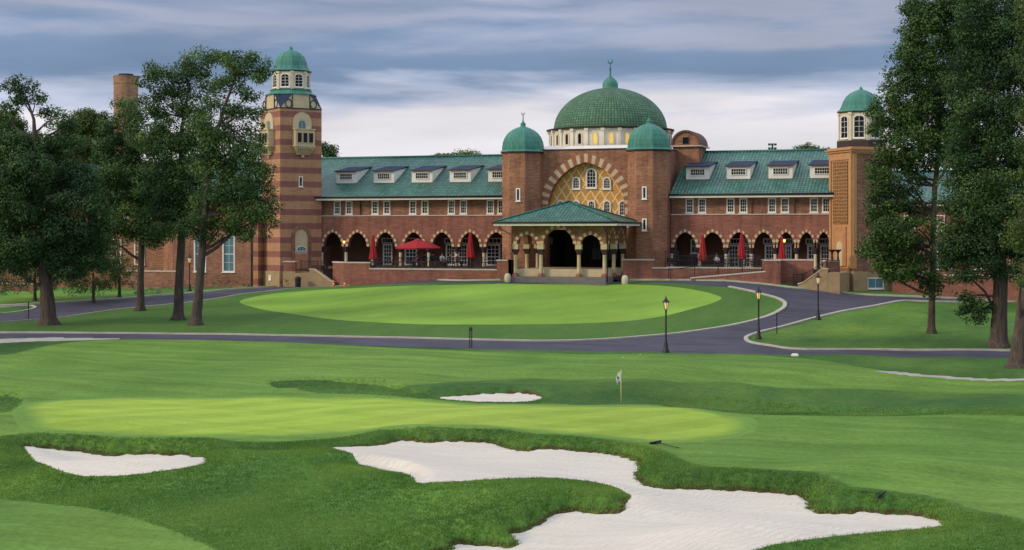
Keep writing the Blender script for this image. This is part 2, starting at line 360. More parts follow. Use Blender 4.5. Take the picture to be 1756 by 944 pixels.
def soft(an, lo=.42, hi=.58, amp=.25, sc=2.5):
    return ramp(t, [(lo, 0.), (hi, 1.)], math_n(t, 'ADD', attr(t, an), math_n(t, 'MULTIPLY', math_n(t, 'SUBTRACT', noise_n(t, g, sc, 4, .7), .5), amp)))
mot = noise_n(t, mapped(t, g, (1, .55, 1), (4, 9, 0), (0, 0, R(30))), .13, 6, .6)
cr = mixc(t, 1, cr, ramp(t, [(.34, (.62, .70, .80)), (.5, (1., 1., 1.)), (.64, (1.45, 1.26, 1.05))], mot), 'MULTIPLY')
cr = mixc(t, 1, cr, ramp(t, [(0, (1., 1., 1.)), (1, (.60, .66, .78))], attr(t, 'long_cut')), 'MULTIPLY')
c = mixc(t, soft('fair'), cr, fw); c = mixc(t, soft('lawn'), c, lw)
c = mixc(t, soft('dry', .30, .62, .55, 5), c, (.085, .052, .026))
setc(t, b, c); bump(t, b, fin, .55, .07)
# leaves / bark / blades
def leafm(name, dark, mid, light):
    m, t, b = mat(name, mid, .62, spec=.25); a = attr(t, 'tone')
    c = ramp(t, [(0, dark), (.5, mid), (1, light)], a)
    setc(t, b, c)
    tr = N(t, 'ShaderNodeBsdfTranslucent'); t.links.new(c, tr.inputs[0]); mx = N(t, 'ShaderNodeMixShader'); mx.inputs[0].default_value = .22
    out = t.nodes['Material Output']; t.links.new(b.outputs[0], mx.inputs[1]); t.links.new(tr.outputs[0], mx.inputs[2]); t.links.new(mx.outputs[0], out.inputs[0]); return m
leafm('leaf_oak', (.022, .060, .020), (.072, .145, .042), (.175, .270, .075))
leafm('leaf_dark', (.016, .046, .018), (.050, .112, .038), (.130, .215, .064))
leafm('leaf_light', (.050, .085, .022), (.090, .140, .034), (.150, .200, .060))
leafm('blade', (.060, .155, .034), (.140, .280, .052), (.255, .380, .075))
leafm('blade_dry', (.05, .04, .02), (.10, .075, .035), (.19, .15, .07))
m, t, b = mat('bark', (.1, .08, .07), .95); g = geo(t)
f = noise_n(t, mapped(t, g, (5, 5, .8)), 1.6, 7, .75, .5)
setc(t, b, ramp(t, [(.3, (.035, .026, .024)), (.55, (.105, .080, .068)), (.75, (.20, .165, .14))], f)); bump(t, b, f, .9, .08)
leafm('flower_white', (.45, .45, .38), (.6, .6, .5), (.75, .75, .65))
def MM(*n): return [MT[k] for k in n]
# ================= TERRAIN =================
PS = [0, 30, 60, 84, 90, 100, 110, 120, 126, 130, 136, 140, 160, 6000]
PD = [7.6, 7.35, 7.3, 7.25, 7.03, 6.66, 6.02, 5.17, 4.50, 4.14, 3.98, 3.98, 4.1, 4.6]
LQ = [-90, -45, -23, -19, -14, -7, -1, 8, 13, 17.7, 21, 24, 28, 31, 45, 90]; LL = [2.2, 1.5, 1.1, 1.0, .78, .25, .0, .0, -.2, -.42, -.28, -.05, .42, .55, 1.2, 1.8]
BUMPS = [  # q, s, rq, rs, height : gentle swells of the ground
 (-10, 46.5, 4.5, 2.6, .38), (-2, 44, 4, 2.2, .18), (-16, 43, 6, 3, -.18), (12.5, 46.5, 4.0, 2.0, .28), (5, 37, 3, 1.6, .22), (-17, 57, 7, 1.6, .12),
 (-24, 72, 10, 4, .30), (6, 79, 16, 3.5, .28), (20, 72, 10, 4, -.25), (-6, 68.5, 5.0, 1.6, .22), (12, 70, 12, 2.2, .32), (24, 62, 8, 4, .22),
 (0, 60, 14, 3, .14), (26, 48, 6, 4, .30), (-30, 84, 8, 3, .3), (8, 64.2, 6, 1.2, -.10), (-25, 58, 4, 3, .25)]
BUMPS = [(a, b, c, d, h*1.55) for a, b, c, d, h in BUMPS]
def drop_np(q, s):
    d = np.interp(s, PS, PD)
    t = np.clip((s-98)/30, 0, 1); t = t*t*(3-2*t)
    d = d + np.interp(q, LQ, LL)*t
    for bq, bs, rq, rs, h in BUMPS: d = d - h*np.exp(-((q-bq)/rq)**2-((s-bs)/rs)**2)
    w_ = np.clip((s-30)/10, 0, 1)*np.clip((150-s)/20, 0, 1)*(1-.9*np.clip((s-86)/6, 0, 1))
    d = d - w_*(.085*np.sin(q*.42+s*.15)*np.cos(s*.33+q*.1)+.035*np.sin(q*1.0-s*.5+1)+.05*np.sin(q*.21-s*.27+2))
    return d
_S = np.concatenate([np.arange(26, 90, .04), np.arange(90, 420, .08)])
def hit(u, v, extra=0.0):
    """(q, s) of the ground point the traced photo point (u, v) shows; extra = depth below the turf"""
    q = (u-CX)/FPX*_S; vv = HOR + FPX*(drop_np(q, _S)+extra)/_S
    i = np.argmax(vv <= v) if (vv <= v).any() else len(_S)-1
    return np.array([q[i], _S[i]])
def qs2xy(q, s): return CXY[0]+s*FWD[0]+q*RGT[0], CXY[1]+s*FWD[1]+q*RGT[1]
def ground_z(q, s): return CZ - float(drop_np(np.array([q]), np.array([s]))[0])
def gpt(u, v):
    q, s = hit(u, v); x, y = qs2xy(q, s); return Vector((x, y, ground_z(q, s)))
def xy2qs(x, y):
    d = np.array([x, y])-CXY; return float(d@RGT), float(d@FWD)
def gz_xy(x, y): return ground_z(*xy2qs(x, y))
def smooth_poly(P, n=5, closed=True):
    P = np.array(P, float); out = []; m = len(P)
    rngi = range(m) if closed else range(m-1)
    for i in rngi:
        if closed: a, b, c, d = P[(i-1) % m], P[i], P[(i+1) % m], P[(i+2) % m]
        else: a, b, c, d = P[max(i-1, 0)], P[i], P[i+1], P[min(i+2, m-1)]
        for k in range(n):
            t = k/n; out.append(.5*((2*b)+(-a+c)*t+(2*a-5*b+4*c-d)*t*t+(-a+3*b-3*c+d)*t**3))
    if not closed: out.append(P[-1])
    return np.array(out)
def trace(pts, n=5, closed=True):
    """traced outline [(u, v[, depth])] -> smooth outline on the ground (q, s, depth)"""
    W_ = []
    for p in pts:
        e = p[2] if len(p) > 2 else 0.0; h = hit(p[0], p[1], e); W_.append((h[0], h[1], e))
    return smooth_poly(W_, n, closed)
def sdf(q, s, poly, pad=4.0):
    """signed distance, > 0 inside"""
    P = poly[:, :2]; out = np.full(q.shape, -pad)
    m = (q > P[:, 0].min()-pad) & (q < P[:, 0].max()+pad) & (s > P[:, 1].min()-pad) & (s < P[:, 1].max()+pad)
    x = q[m]; y = s[m]; d2 = np.full(x.shape, 1e9); ins = np.zeros(x.shape, bool)
    A = P; B = np.roll(P, -1, 0)
    for (ax, ay), (bx, by) in zip(A, B):
        dx, dy = bx-ax, by-ay; L = dx*dx+dy*dy+1e-12
        t = np.clip(((x-ax)*dx+(y-ay)*dy)/L, 0, 1)
        d2 = np.minimum(d2, (x-ax-t*dx)**2+(y-ay-t*dy)**2)
        c_ = ((ay > y) != (by > y)) & (x < (bx-ax)*(y-ay)/(by-ay+1e-12)+ax); ins ^= c_
    d = np.sqrt(d2); out[m] = np.where(ins, d, -d); return out
def idw(q, s, poly):
    P = poly; num = np.zeros(q.shape); den = np.zeros(q.shape)
    for x, y, d in P:
        w_ = 1/((q-x)**2+(s-y)**2+.02)**1.6; num += w_*d; den += w_
    return num/den
BK = [
 trace([(42,767,.18),(60,768,.32),(100,773,.36),(150,777,.38),(185,783,.40),(240,780,.40),(290,782,.38),(330,784,.34),(353,788,.15),(338,798,.0),(285,807,.0),(230,814,.0),(180,817,0),(130,815,0),(82,799,0),(52,781,.02)]),
 trace([(568,769,.08),(610,767,.17),(650,765,.25),(672,760,.32),(690,757,.34),(730,760,.34),(775,758,.34),(830,760,.34),(855,766,.34),(872,771,.34),(905,775,.32),(935,771,.3),(1000,776,.3),(1045,780,.3),(1080,789,.3),(1098,800,.28),(1091,815,.22),(1096,830,.25),(1130,839,.3),(1200,841,.35),(1290,844,.38),(1345,850,.4),(1375,852,.4),(1384,868,.38),(1400,880,.38),(1430,884,.4),(1470,880,.4),(1500,881,.38),(1560,885,.33),(1598,892,.25),(1620,902,.1),(1590,906,0),(1540,910,0),(1450,918,0),(1385,926,0),(1310,939,0),(1240,962,0),(1130,990,0),(900,990,0),(740,975,.1),(748,952,.3),(775,944,.35),(790,934,.38),(830,938,.38),(868,941,.35),(888,934,.35),(880,917,.4),(905,911,.4),(928,900,.42),(945,888,.42),(968,880,.42),(1000,880,.4),(1035,883,.38),(1066,880,.33),(1070,866,.25),(1083,854,.12),(1070,842,0),(1030,829,0),(960,821,0),(890,820,0),(850,822,0),(790,826,0),(722,826,0),(708,815,.0),(682,800,.0),(650,790,.0),(610,780,0)]),
 trace([(752,683,.05),(800,679,.14),(860,676,.2),(905,676,.2),(930,683,.1),(905,689,0),(850,690,0),(800,688,0)])]
HOLLOW = [trace([(548,798,.1),(590,794,.25),(640,800,.28),(685,809,.28),(722,826,.1),(690,826,0),(640,821,0),(585,812,0)]),
 trace([(470,658,.05),(540,655,.15),(610,662,.28),(660,668,.34),(720,676,.34),(740,684,.15),(690,683,0),(600,676,0),(520,668,0)]),
 trace([(1130,690,.05),(1220,694,.25),(1320,704,.3),(1450,708,.25),(1600,709,.1),(1500,713,0),(1350,712,0),(1240,706,0)]),
 trace([(-120,684,.1),(0,683,.25),(26,688,.2),(18,700,0),(0,708,0),(-120,712,0)])]
GREEN = trace([(25,700),(70,688),(150,684),(200,682),(350,681),(500,678),(600,676),(690,680),(760,687),(850,692),(930,694),(1000,695),(1080,694),(1150,698),(1230,706),(1285,716),(1300,728),(1290,742),(1240,754),(1160,760),(1080,757),(980,748),(880,741),(780,737),(690,738),(620,744),(540,750),(450,753),(300,753),(150,750),(60,744),(28,724)])
FAIR_BACK = trace([(-300,640),(-40,612),(60,598),(140,586),(250,583),(400,584),(600,593),(800,602),(1000,608),(1200,609),(1330,612),(1430,622),(1530,638),(1640,650),(1756,655),(2100,668),(2100,690),(1756,676),(1500,668),(1300,662),(1150,654),(1000,652),(900,650),(780,655),(690,662),(620,655),(540,652),(470,657),(560,668),(650,676),(500,680),(350,681),(200,683),(60,688),(-60,676),(-300,680)])
FAIR_MID = trace([(1060,700),(1150,695),(1230,702),(1300,708),(1450,711),(1600,713),(1756,714),(2200,722),(2200,1000),(1756,890),(1690,884),(1620,880),(1560,862),(1480,845),(1400,828),(1300,812),(1220,800),(1150,786),(1100,770),(1050,762),(900,748),(780,742),(680,744),(560,753),(450,758),(300,757),(150,755),(40,752),(-60,748),(-200,745),(-200,690),(0,690),(120,680),(400,676),(640,672),(900,690)])
FAIR_FRONT = trace([(-200,850),(0,857),(60,862),(120,868),(180,878),(240,892),(310,916),(372,946),(420,985),(0,1100),(-300,1100)])
OVAL_LAWN = trace([(-700,600),(-300,560),(0,553),(100,545),(180,534),(240,527),(340,517),(450,501),(520,494),(600,490),(700,487),(830,486),(950,487),(1060,486),(1130,486),(1200,490),(1260,496),(1310,505),(1338,515),(1344,522),(1338,532),(1310,545),(1260,558),(1200,568),(1120,577),(1040,583),(960,585),(860,584),(700,580),(500,576),(300,573),(150,572),(0,571),(-300,573),(-700,585)])
OVAL = trace([(412,520),(425,512),(470,504),(540,498),(620,494),(720,490),(830,488),(950,488),(1060,488),(1140,491),(1200,499),(1236,510),(1225,519),(1180,532),(1130,544),(1060,552),(950,556),(800,557),(680,555),(580,549),(510,540),(450,531)])
RIGHT_LAWN = trace([(2300,530),(1756,519),(1650,519),(1590,518),(1540,519),(1480,530),(1403,546),(1340,563),(1300,573),(1281,580),(1287,588),(1320,594),(1370,600),(1500,601),(1756,603),(2300,608)])
LEFT_ISLE = trace([(-800,545),(-300,538),(0,539),(40,534),(58,530),(60,527),(50,525),(0,528),(-300,530),(-800,530)], 4)
ROAD = trace([(-800,552),(-300,535),(-60,533),(0,526),(60,523),(120,519),(240,511),(340,503),(440,495),(500,491),(560,487),(640,484),(760,482),(900,483),(1070,483),(1150,482),(1240,483),(1320,490),(1370,496),(1420,500),(1500,508),(1600,512),(1756,519),(2300,532),(2900,540),(2900,622),(2300,616),(1756,613),(1500,611),(1300,608),(1140,605),(900,601),(700,596),(500,588),(350,584),(200,582),(60,580),(-60,582),(-300,594),(-800,620)], 4)
CART = [trace([(1500,637),(1530,637),(1580,642),(1650,647),(1756,649),(2100,656),(2100,661),(1756,654),(1640,651),(1560,645)], 4),
        trace([(-300,596),(-60,584),(60,580),(110,579),(215,581),(140,584),(60,586),(0,589),(-120,598),(-300,612)], 4)]
# fan grid: finer near the viewer
vs_near = np.arange(990, 603, -1.15)
s_rows = [26, 29]+list(7.3*FPX/(vs_near-HOR))
s_rows = sorted(set([x for x in s_rows if x < 90]))+list(np.arange(90.2, 152, .33))+list(np.geomspace(153, 5000, 40))
s_rows = np.array(s_rows)
u_cols = np.concatenate([np.linspace(-9000, -700, 14)[:-1], np.linspace(-700, -60, 50)[:-1], np.arange(-60, 1817, 3.6), np.linspace(1817, 2450, 50)[1:], np.linspace(2450, 11000, 14)[1:]])
NU, NS = len(u_cols), len(s_rows)
Sg, Ug = np.meshgrid(s_rows, u_cols, indexing='ij'); Qg = (Ug-CX)/FPX*Sg
q_, s_ = Qg.ravel(), Sg.ravel(); NV = q_.size
z_ = CZ-drop_np(q_, s_)
bsd = []
rag = .055*np.sin(q_*7.1+s_*2.3)+.045*np.sin(q_*13.7-s_*5.1+1)+.04*np.sin(q_*3.3+s_*11.)
for P in BK:
    sd = sdf(q_, s_, P, 4.0); Dn = np.zeros(NV); m_ = np.abs(sd) < 1; Dn[m_] = idw(q_[m_], s_[m_], P); sd = sd+rag*np.clip(Dn/.25, .15, 1); near = sd > -1.6; D = np.zeros(NV); D[near] = idw(q_[near], s_[near], P)
    lipw = .25+.9*D
    t = np.clip(1+sd/lipw, 0, 1); t = np.where(sd > 0, 1, t*t*(3-2*t))
    z_ = z_-D*t*(near)
    bsd.append(sd)
    # slight raised brow behind a deep lip
    z_ = z_+.10*np.clip(D/.35, 0, 1)*np.exp(-((sd+.9)/.45)**2)*near
# ragged sand face below the peninsula
bs_all = np.maximum.reduce(bsd)
hol = np.full(NV, -4.0)      # grassy hollows
for P in HOLLOW:
    sd = sdf(q_, s_, P, 4.0); near = sd > -1.6; D = np.zeros(NV); D[near] = idw(q_[near], s_[near], P); t = np.clip(1+sd/.5, 0, 1); t = np.where(sd > 0, 1, t*t*(3-2*t)); z_ = z_-D*t*near; hol = np.maximum(hol, sd)
road_sd = np.minimum.reduce([sdf(q_, s_, ROAD), -sdf(q_, s_, OVAL_LAWN), -sdf(q_, s_, RIGHT_LAWN), -sdf(q_, s_, LEFT_ISLE)])
f1 = sdf(q_, s_, FAIR_BACK); f2 = sdf(q_, s_, FAIR_MID); f3 = sdf(q_, s_, FAIR_FRONT)
fair = np.clip(.5+np.maximum.reduce([f1/1.6, f2/.9, f3/.12]), 0, 1)
fair = fair*np.clip(-bs_all/1.5-.1, 0, 1)*np.clip(-hol/.3, 0, 1)
lawn = np.clip(.5+sdf(q_, s_, OVAL_LAWN)/.6, 0, 1)*.85
lawn = np.maximum(lawn, np.clip((s_-94)/6, 0, 1)*.18)
dmax = np.zeros(NV)
for P in BK:
    m_ = np.abs(bs_all) < .6; dd_ = sdf(q_, s_, P, 4.0); m_ &= np.abs(dd_) < .8; dmax[m_] = np.maximum(dmax[m_], idw(q_[m_], s_[m_], P))
dry = np.clip(1.0-np.abs(bs_all+.07)/.20, 0, 1)*np.clip(dmax/.22, .25, 1)
xg, yg = qs2xy(q_, s_)
Vt = np.stack([xg, yg, z_], 1)
ii = np.arange((NS-1)*(NU-1)); r_, c_ = ii//(NU-1), ii % (NU-1); a_ = r_*NU+c_
Ft = np.stack([a_, a_+1, a_+NU+1, a_+NU], 1)
g_ = mesh_np('ground', Vt, Ft, MM('turf'), smooth=True, attrs=dict(long_cut=np.clip((s_-58)/3, 0, 1)*np.clip((100-s_)/4, 0, 1), fair=fair, lawn=lawn, dry=dry)); tag(g_, kind='structure')
def sheet(name, sd, m, up=.02, k=.3, dn=.06, label=None, top=None):
    keep = (sd[Ft] > -.45).any(1); F = Ft[keep]; ids = np.unique(F); mp = np.full(NV, -1); mp[ids] = np.arange(len(ids))
    V = Vt[ids].copy(); V[:, 2] += np.clip(sd[ids]*k, -dn, up)
    o = mesh_np(name, V, mp[F], MM(m), smooth=True, attrs=dict(inside=np.clip(sd[ids]/1.6, 0, 1))); return tag(o, kind='structure', label=label)
sheet('road', road_sd, 'asphalt', .012, .25, .05)
for sd in bsd: sheet('sand_bunker', sd, 'sand', .02, .35, .08)
gsd = np.minimum(sdf(q_, s_, GREEN), -bs_all-.5)
sheet('putting_green', gsd, 'turf_green', .012, .1, .03)
sheet('lawn_oval', sdf(q_, s_, OVAL), 'turf_oval', .012, .1, .03)
for P in CART: sheet('cart_path', sdf(q_, s_, P), 'path_concrete', .012, .2, .04)
def kerb(name, pts, wd=.24, ht=.10, closed=False, n=6):
    P = trace(pts, n, closed)[:, :2]; P = P if not closed else np.vstack([P, P[:1]])
    mb = MB(); prev = None
    for i in range(len(P)):
        d = P[min(i+1, len(P)-1)]-P[max(i-1, 0)]; d = d/(np.linalg.norm(d)+1e-9); nn = np.array([-d[1], d[0]])
        ring = []
        for off, dz in ((-wd/2, -.12), (-wd/2, ht), (wd/2, ht), (wd/2, -.12)):
            q, s = P[i]+nn*off; x, y = qs2xy(q, s); ring.append(Vector((x, y, ground_z(q, s)+dz)))
        if prev:
            for k in range(3): mb.face([prev[k], prev[k+1], ring[k+1], ring[k]])
        prev = ring
    o = mb.build(name, MM('kerb_stone')); tag(o, kind='structure'); return o
kerb('kerb', [(1250,493),(1290,501),(1325,510),(1340,516),(1346,522),(1341,531),(1312,545),(1262,558),(1200,568),(1120,577),(1040,583),(960,586),(860,585),(700,581),(500,577),(300,574),(0,572),(-300,574)], .30)
kerb('kerb', [(0,553),(100,545),(180,534),(240,527),(340,517),(450,501),(520,494),(600,490)], .16, .05)
kerb('kerb', [(2300,530),(1756,519),(1650,519),(1590,518),(1540,518),(1480,529),(1403,545),(1340,562),(1300,572),(1280,580),(1286,588),(1320,594),(1370,600),(1500,601),(1756,603),(2300,608)], .26)
kerb('kerb', [(-300,534),(0,525),(60,522),(120,518),(240,510),(340,502),(440,494),(500,490),(560,486),(640,483),(760,481),(860,481)], .34, .10)
kerb('kerb', [(1070,481),(1150,481),(1240,482),(1320,489),(1370,495),(1420,499),(1500,507),(1600,511),(1756,518),(2300,531)], .34, .10)
kerb('kerb', [(-60,528),(0,528),(50,525),(60,528),(55,531),(40,534),(0,539)], .22, .08)
# ---- rough grass: real blades on the near rough, thicker along the bunker lips ----
LH = [None]
def HB(lb): return (LH[0] > -.35) & (lb < -.05)
def blades(name, n, smax, sel, hmin, hmax, m, wdt=.010, spread=.06, per=4):
    n6 = n if name != 'hollow_grass' else n*8
    q = rng.uniform(-26, 26, n6*6); s = 31+(smax-31)*rng.random(n6*6)
    ok = np.abs(q/s) < .40; q, s = q[ok], s[ok]
    # look up the surface by the nearest grid vertex
    ri = np.clip(np.searchsorted(s_rows, s), 1, NS-1); ui = np.clip(np.searchsorted(u_cols, q/s*FPX+CX), 1, NU-1)
    t = np.clip((s-s_rows[ri-1])/(s_rows[ri]-s_rows[ri-1]), 0, 1); a = (ri-1)*NU+ui; b = ri*NU+ui
    lz = z_[a]*(1-t)+z_[b]*t; lb = bs_all[a]*(1-t)+bs_all[b]*t; lf = fair[a]*(1-t)+fair[b]*t; lg = gsd[a]
    LH[0] = hol[a]; keep = sel(lb, lf, lg, rng.random(q.size)); q, s, lz, lb = q[keep][:n], s[keep][:n], lz[keep][:n], lb[keep][:n]; k = len(q)
    tone0 = np.clip(.48+.22*np.sin(q*.55+s*.3)*np.cos(s*.45-q*.2)+.16*np.sin(q*1.3-s*.8)+rng.normal(0, .14, k)-(.12 if name == 'lip_grass' else 0), 0, 1)
    V = []; T = []
    for j in range(per):
        x, y = qs2xy(q+rng.normal(0, spread, k), s+rng.normal(0, spread, k)); h = rng.uniform(hmin, hmax, k); th = rng.uniform(0, 6.28, k)
        dx, dy = np.cos(th)*wdt, np.sin(th)*wdt; lx, ly = rng.normal(0, .45, k)*h, rng.normal(0, .45, k)*h
        b0 = np.stack([x-dx, y-dy, lz-.02], 1); b1 = np.stack([x+dx, y+dy, lz-.02], 1); tp = np.stack([x+lx, y+ly, lz+h], 1)
        V.append(np.stack([b0, b1, tp], 1)); T.append(np.repeat(np.clip(tone0+rng.normal(0, .12, k), 0, 1), 3))
    V = np.concatenate(V).reshape(-1, 3); T = np.concatenate(T); F = np.arange(len(V)).reshape(-1, 3)
    o = mesh_np(name, V, F, MM(m), attrs=dict(tone=T)); return tag(o, kind='stuff')
blades('rough_grass', 90000, 60, lambda lb, lf, lg, r: (lb < -.05) & (lf < .3) & (lg < -.1) & (r < .9), .02, .055, 'blade', .012)
blades('lip_grass', 42000, 66, lambda lb, lf, lg, r: (lb < .0) & (lb > -.75) & (lg < -.05), .02, .065, 'blade', .012, .05)
hs = hol
blades('hollow_grass', 9000, 78, lambda lb, lf, lg, r: HB(lb), .02, .05, 'blade', .014, .05)
blades('dry_lip_grass', 5000, 66, lambda lb, lf, lg, r: (lb < .03) & (lb > -.12), .03, .09, 'blade_dry', .012, .03)
# ================= CLUBHOUSE =================
def aprof(t, h, k=.15): t = min(1, abs(t)); return h*((1-k)*math.sqrt(max(0, 1-t*t))+k*(1-t))
def wall(mb, x0, x1, z0, z1, Y, th, ops=(), T=None, m=0, n=12):
    """wall slab with openings (cx, half width, z bottom, z spring, arch height)"""
    f = (lambda *p: T(Vector(p))) if T else (lambda *p: Vector(p))
    def quad(a, b, c, d): mb.face([f(*a), f(*b), f(*c), f(*d)], m)
    def panel(xa, xb, za, zb_, zc=None, zd=None):
        """front and back between xa..xb; bottom za..zb_, top zc..zd"""
        quad((xa, Y, za), (xb, Y, zb_), (xb, Y, zd), (xa, Y, zc)); quad((xb, Y+th, zb_), (xa, Y+th, za), (xa, Y+th, zc), (xb, Y+th, zd))
    x = x0
    for cx, hw, zb, zs, h in sorted(ops):
        if cx-hw > x: panel(x, cx-hw, z0, z0, z1, z1)
        if zb > z0+1e-4:
            panel(cx-hw, cx+hw, z0, z0, zb, zb); quad((cx-hw, Y, zb), (cx+hw, Y, zb), (cx+hw, Y+th, zb), (cx-hw, Y+th, zb))
        pts = [(cx-hw*math.cos(math.pi*i/n), zs+aprof(math.cos(math.pi*i/n), h)) for i in range(n+1)] if h > 0 else [(cx-hw, zs), (cx+hw, zs)]
        for (xa, za), (xb, zb2) in zip(pts, pts[1:]):
            panel(xa, xb, za, zb2, z1, z1); quad((xa, Y, za), (xa, Y+th, za), (xb, Y+th, zb2), (xb, Y, zb2))
        for xx in (cx-hw, cx+hw):
            if zs > zb: quad((xx, Y, zb), (xx, Y, zs), (xx, Y+th, zs), (xx, Y+th, zb))
        x = cx+hw
    if x < x1: panel(x, x1, z0, z0, z1, z1)
    quad((x0, Y, z0), (x0, Y, z1), (x0, Y+th, z1), (x0, Y+th, z0)); quad((x1, Y, z0), (x1, Y+th, z0), (x1, Y+th, z1), (x1, Y, z1))
    quad((x0, Y, z1), (x1, Y, z1), (x1, Y+th, z1), (x0, Y+th, z1))
    # underside of the stretches between openings
    x = x0
    for cx, hw, zb, zs, h in sorted(ops):
        if cx-hw > x: quad((x, Y, z0), (x, Y+th, z0), (cx-hw, Y+th, z0), (cx-hw, Y, z0))
        x = cx+hw
    if x < x1: quad((x, Y, z0), (x, Y+th, z0), (x1, Y+th, z0), (x1, Y, z0))
def ring(name, cx, hw, zs, h, th, n, Y, depth, parent, T=None, mats=('cream', 'terracotta'), legs=0):
    mb = MB()
    def P(i, o): a = math.pi*i/n; c = math.cos(a); return (cx-(hw+o)*c, zs+aprof(c, h+o))
    for i in range(n):
        for sub in range(2):
            a, b = i+sub*.5, i+(sub+1)*.5
            i0, i1, o1, o0 = P(a, 0), P(b, 0), P(b, th), P(a, th)
            pr = 0 if i % 2 else .02
            mb.prism([i0, i1, o1, o0], Y-.05-pr, Y+depth, i % 2, T)
    return mb.build(name, MM(*mats), parent)
def outline(x, z0, w, h, ah, n=10):
    hw = w/2; p = [(x-hw, z0), (x+hw, z0)]
    if ah > 0: p += [(x+hw*math.cos(math.pi*i/n), z0+h-ah+aprof(math.cos(math.pi*i/n), ah, .05)) for i in range(n+1)]
    else: p += [(x+hw, z0+h), (x-hw, z0+h)]
    return p
def win(parent, x, z0, w, h, Y, T=None, nx=3, ny=4, ah=0, fr=.09, name='window', glass='glass', fm='white_paint', rec=.05, pro=.06, sill=True, rail=True, mt=.014):
    solid = rec < .03
    if solid: pro = max(pro, .06); rec = -.02
    O = outline(x, z0, w, h, ah); I = outline(x, z0+fr, w-2*fr, h-2*fr, max(0, ah-fr*.6) if ah else 0); mb = MB(); n = len(O)
    for i in range(n):
        j = (i+1) % n; mb.prism([O[i], O[j], I[j], I[i]], Y-pro, Y+rec+.04, 0, T)
    iw = w-2*fr; x0 = x-iw/2; zt = z0+h-fr; zb = z0+fr
    for k in range(1, nx):
        xx = x0+iw*k/nx; top = zt-(ah and ah*(abs(2*k/nx-1)**2)*.6); mb.box(xx-mt, xx+mt, Y+rec-.02, Y+rec+.01, zb, top, 0, T)
    for k in range(1, ny):
        zz = zb+(h-2*fr)*k/ny; t_ = .034 if (rail and k == ny//2) else mt; mb.box(x0, x0+iw, Y+rec-.023, Y+rec+.01, zz-t_, zz+t_, 0, T)
    if sill: mb.box(x-w/2-.06, x+w/2+.06, Y-.13, Y+.0, z0-.07, z0+.0-.002, 0, T)
    o = mb.build(name, MM(fm), parent)
    g = MB(); A = [Vector((a, Y+rec, b)) for a, b in I]; g.face([T(q) for q in A] if T else A); g.build('pane', MM(glass), o)
    return o
CLUB = empty('clubhouse', (fx(1010), 0, .8), label='long red brick clubhouse with green tiled roofs, big ribbed dome, arcades and two corner towers', cat='clubhouse')
XL0 = fx(540); XLB = fx(875); XRB = fx(1150); XR1 = fx(1447)
ZF = 1.88; ZS, ZSTR, ZE = 3.72, 6.60, 8.42; RDG_Y, RDG_Z, EY = 8.0, 12.60, -.65
SL = (RDG_Z-ZE)/(RDG_Y-EY)
# --- arcade walls with their arches ---
LA = [(fx(u), .98) for u in (570.5, 613, 661, 709.5, 758, 806, 851)]
RA = [(fx(1175), 1.0), (fx(1222), .96), (fx(1267), .93), (fx(1309.5), .86), (fx(1348), .74), (fx(1383), .66), (fx(1412.5), .58)]
for nm, x0, x1, arcs in (('arcade_wall', XL0, XLB, LA), ('arcade_wall', XRB, XR1, RA)):
    mb = MB(); wall(mb, x0, x1, ZS, ZSTR, 0, .5, [(c, h, ZS, ZS, 1.36) for c, h in arcs])
    aw = mb.build(nm, MM('brick_red'), CLUB)
    mb = MB(); mb.box(x0, x1, -.07, .55, ZSTR, ZSTR+.09); mb.build('string_course', MM('limestone'), aw)
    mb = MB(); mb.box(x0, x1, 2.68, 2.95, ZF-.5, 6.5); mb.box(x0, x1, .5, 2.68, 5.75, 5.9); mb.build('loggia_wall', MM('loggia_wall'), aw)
    for c, h in arcs: ring('arch_ring', c, h, ZS, 1.36, .25, 17, 0, .3, aw)
    edges = [(arcs[i][0]+arcs[i+1][0])/2 for i in range(len(arcs)-1)]
    ends = [arcs[0][0]-arcs[0][1]-.28, arcs[-1][0]+arcs[-1][1]+.25]
    for x in edges+ends:
        mb = MB(); mb.lathe([(.17, 0), (.17, .05), (.15, .1), (.145, 1.25), (.15, 1.28)], 12, (x, .25, ZF), 0, 0, True)
        cl = mb.build('column', MM('cream_pale'), aw)
        mb = MB(); mb.lathe([(.15, 0), (.20, .1), (.30, .42), (.33, .46), (.33, .56), (0, .56)], 8, (x, .25, ZF+1.28), math.pi/8); mb.build('capital', MM('dark_stone'), cl)
# plain bits where the loggia ends
for a, b in ((XL0, LA[0][0]-LA[0][1]-.46), (RA[-1][0]+RA[-1][1]+.4, XR1)):
    mb = MB(); mb.box(a, b, .02, 3.6, 0, ZS); mb.build('pier', MM('brick_red'), CLUB)
# --- upper walls with window openings ---
LW = [fx(u, .4) for u in (578.6, 598.7, 643.3, 663.4, 708, 728.7, 774.2, 794.8, 841, 859.6)]
RW = [fx(u, .4) for u in (1182.7, 1204, 1252.7, 1274.8, 1324, 1346, 1395.8, 1417)]
WZ, WH, WW = 6.78, 1.30, .72
for x0, x1, ws in ((XL0, XLB, LW), (XRB, XR1, RW)):
    mb = MB(); wall(mb, x0, x1, ZSTR, ZE-.02, .4, .3, [(x, WW/2-.03, WZ+.02, WZ+WH-.02, 0) for x in ws])
    uw = mb.build('upper_wall', MM('brick'), CLUB)
    for x in ws: win(uw, x, WZ, WW, WH, .42, nx=3, ny=4, fr=.11, rec=.06)
for x in LW[1::4][:0]+[fx(618, .3)]:
    mb = MB(); mb.tube([(x, .3, ZSTR+.1), (x, .3, ZE-.3), (x-.1, -.3, ZE-.08)], .05, 6); mb.build('downpipe', MM('dark_metal'), CLUB)
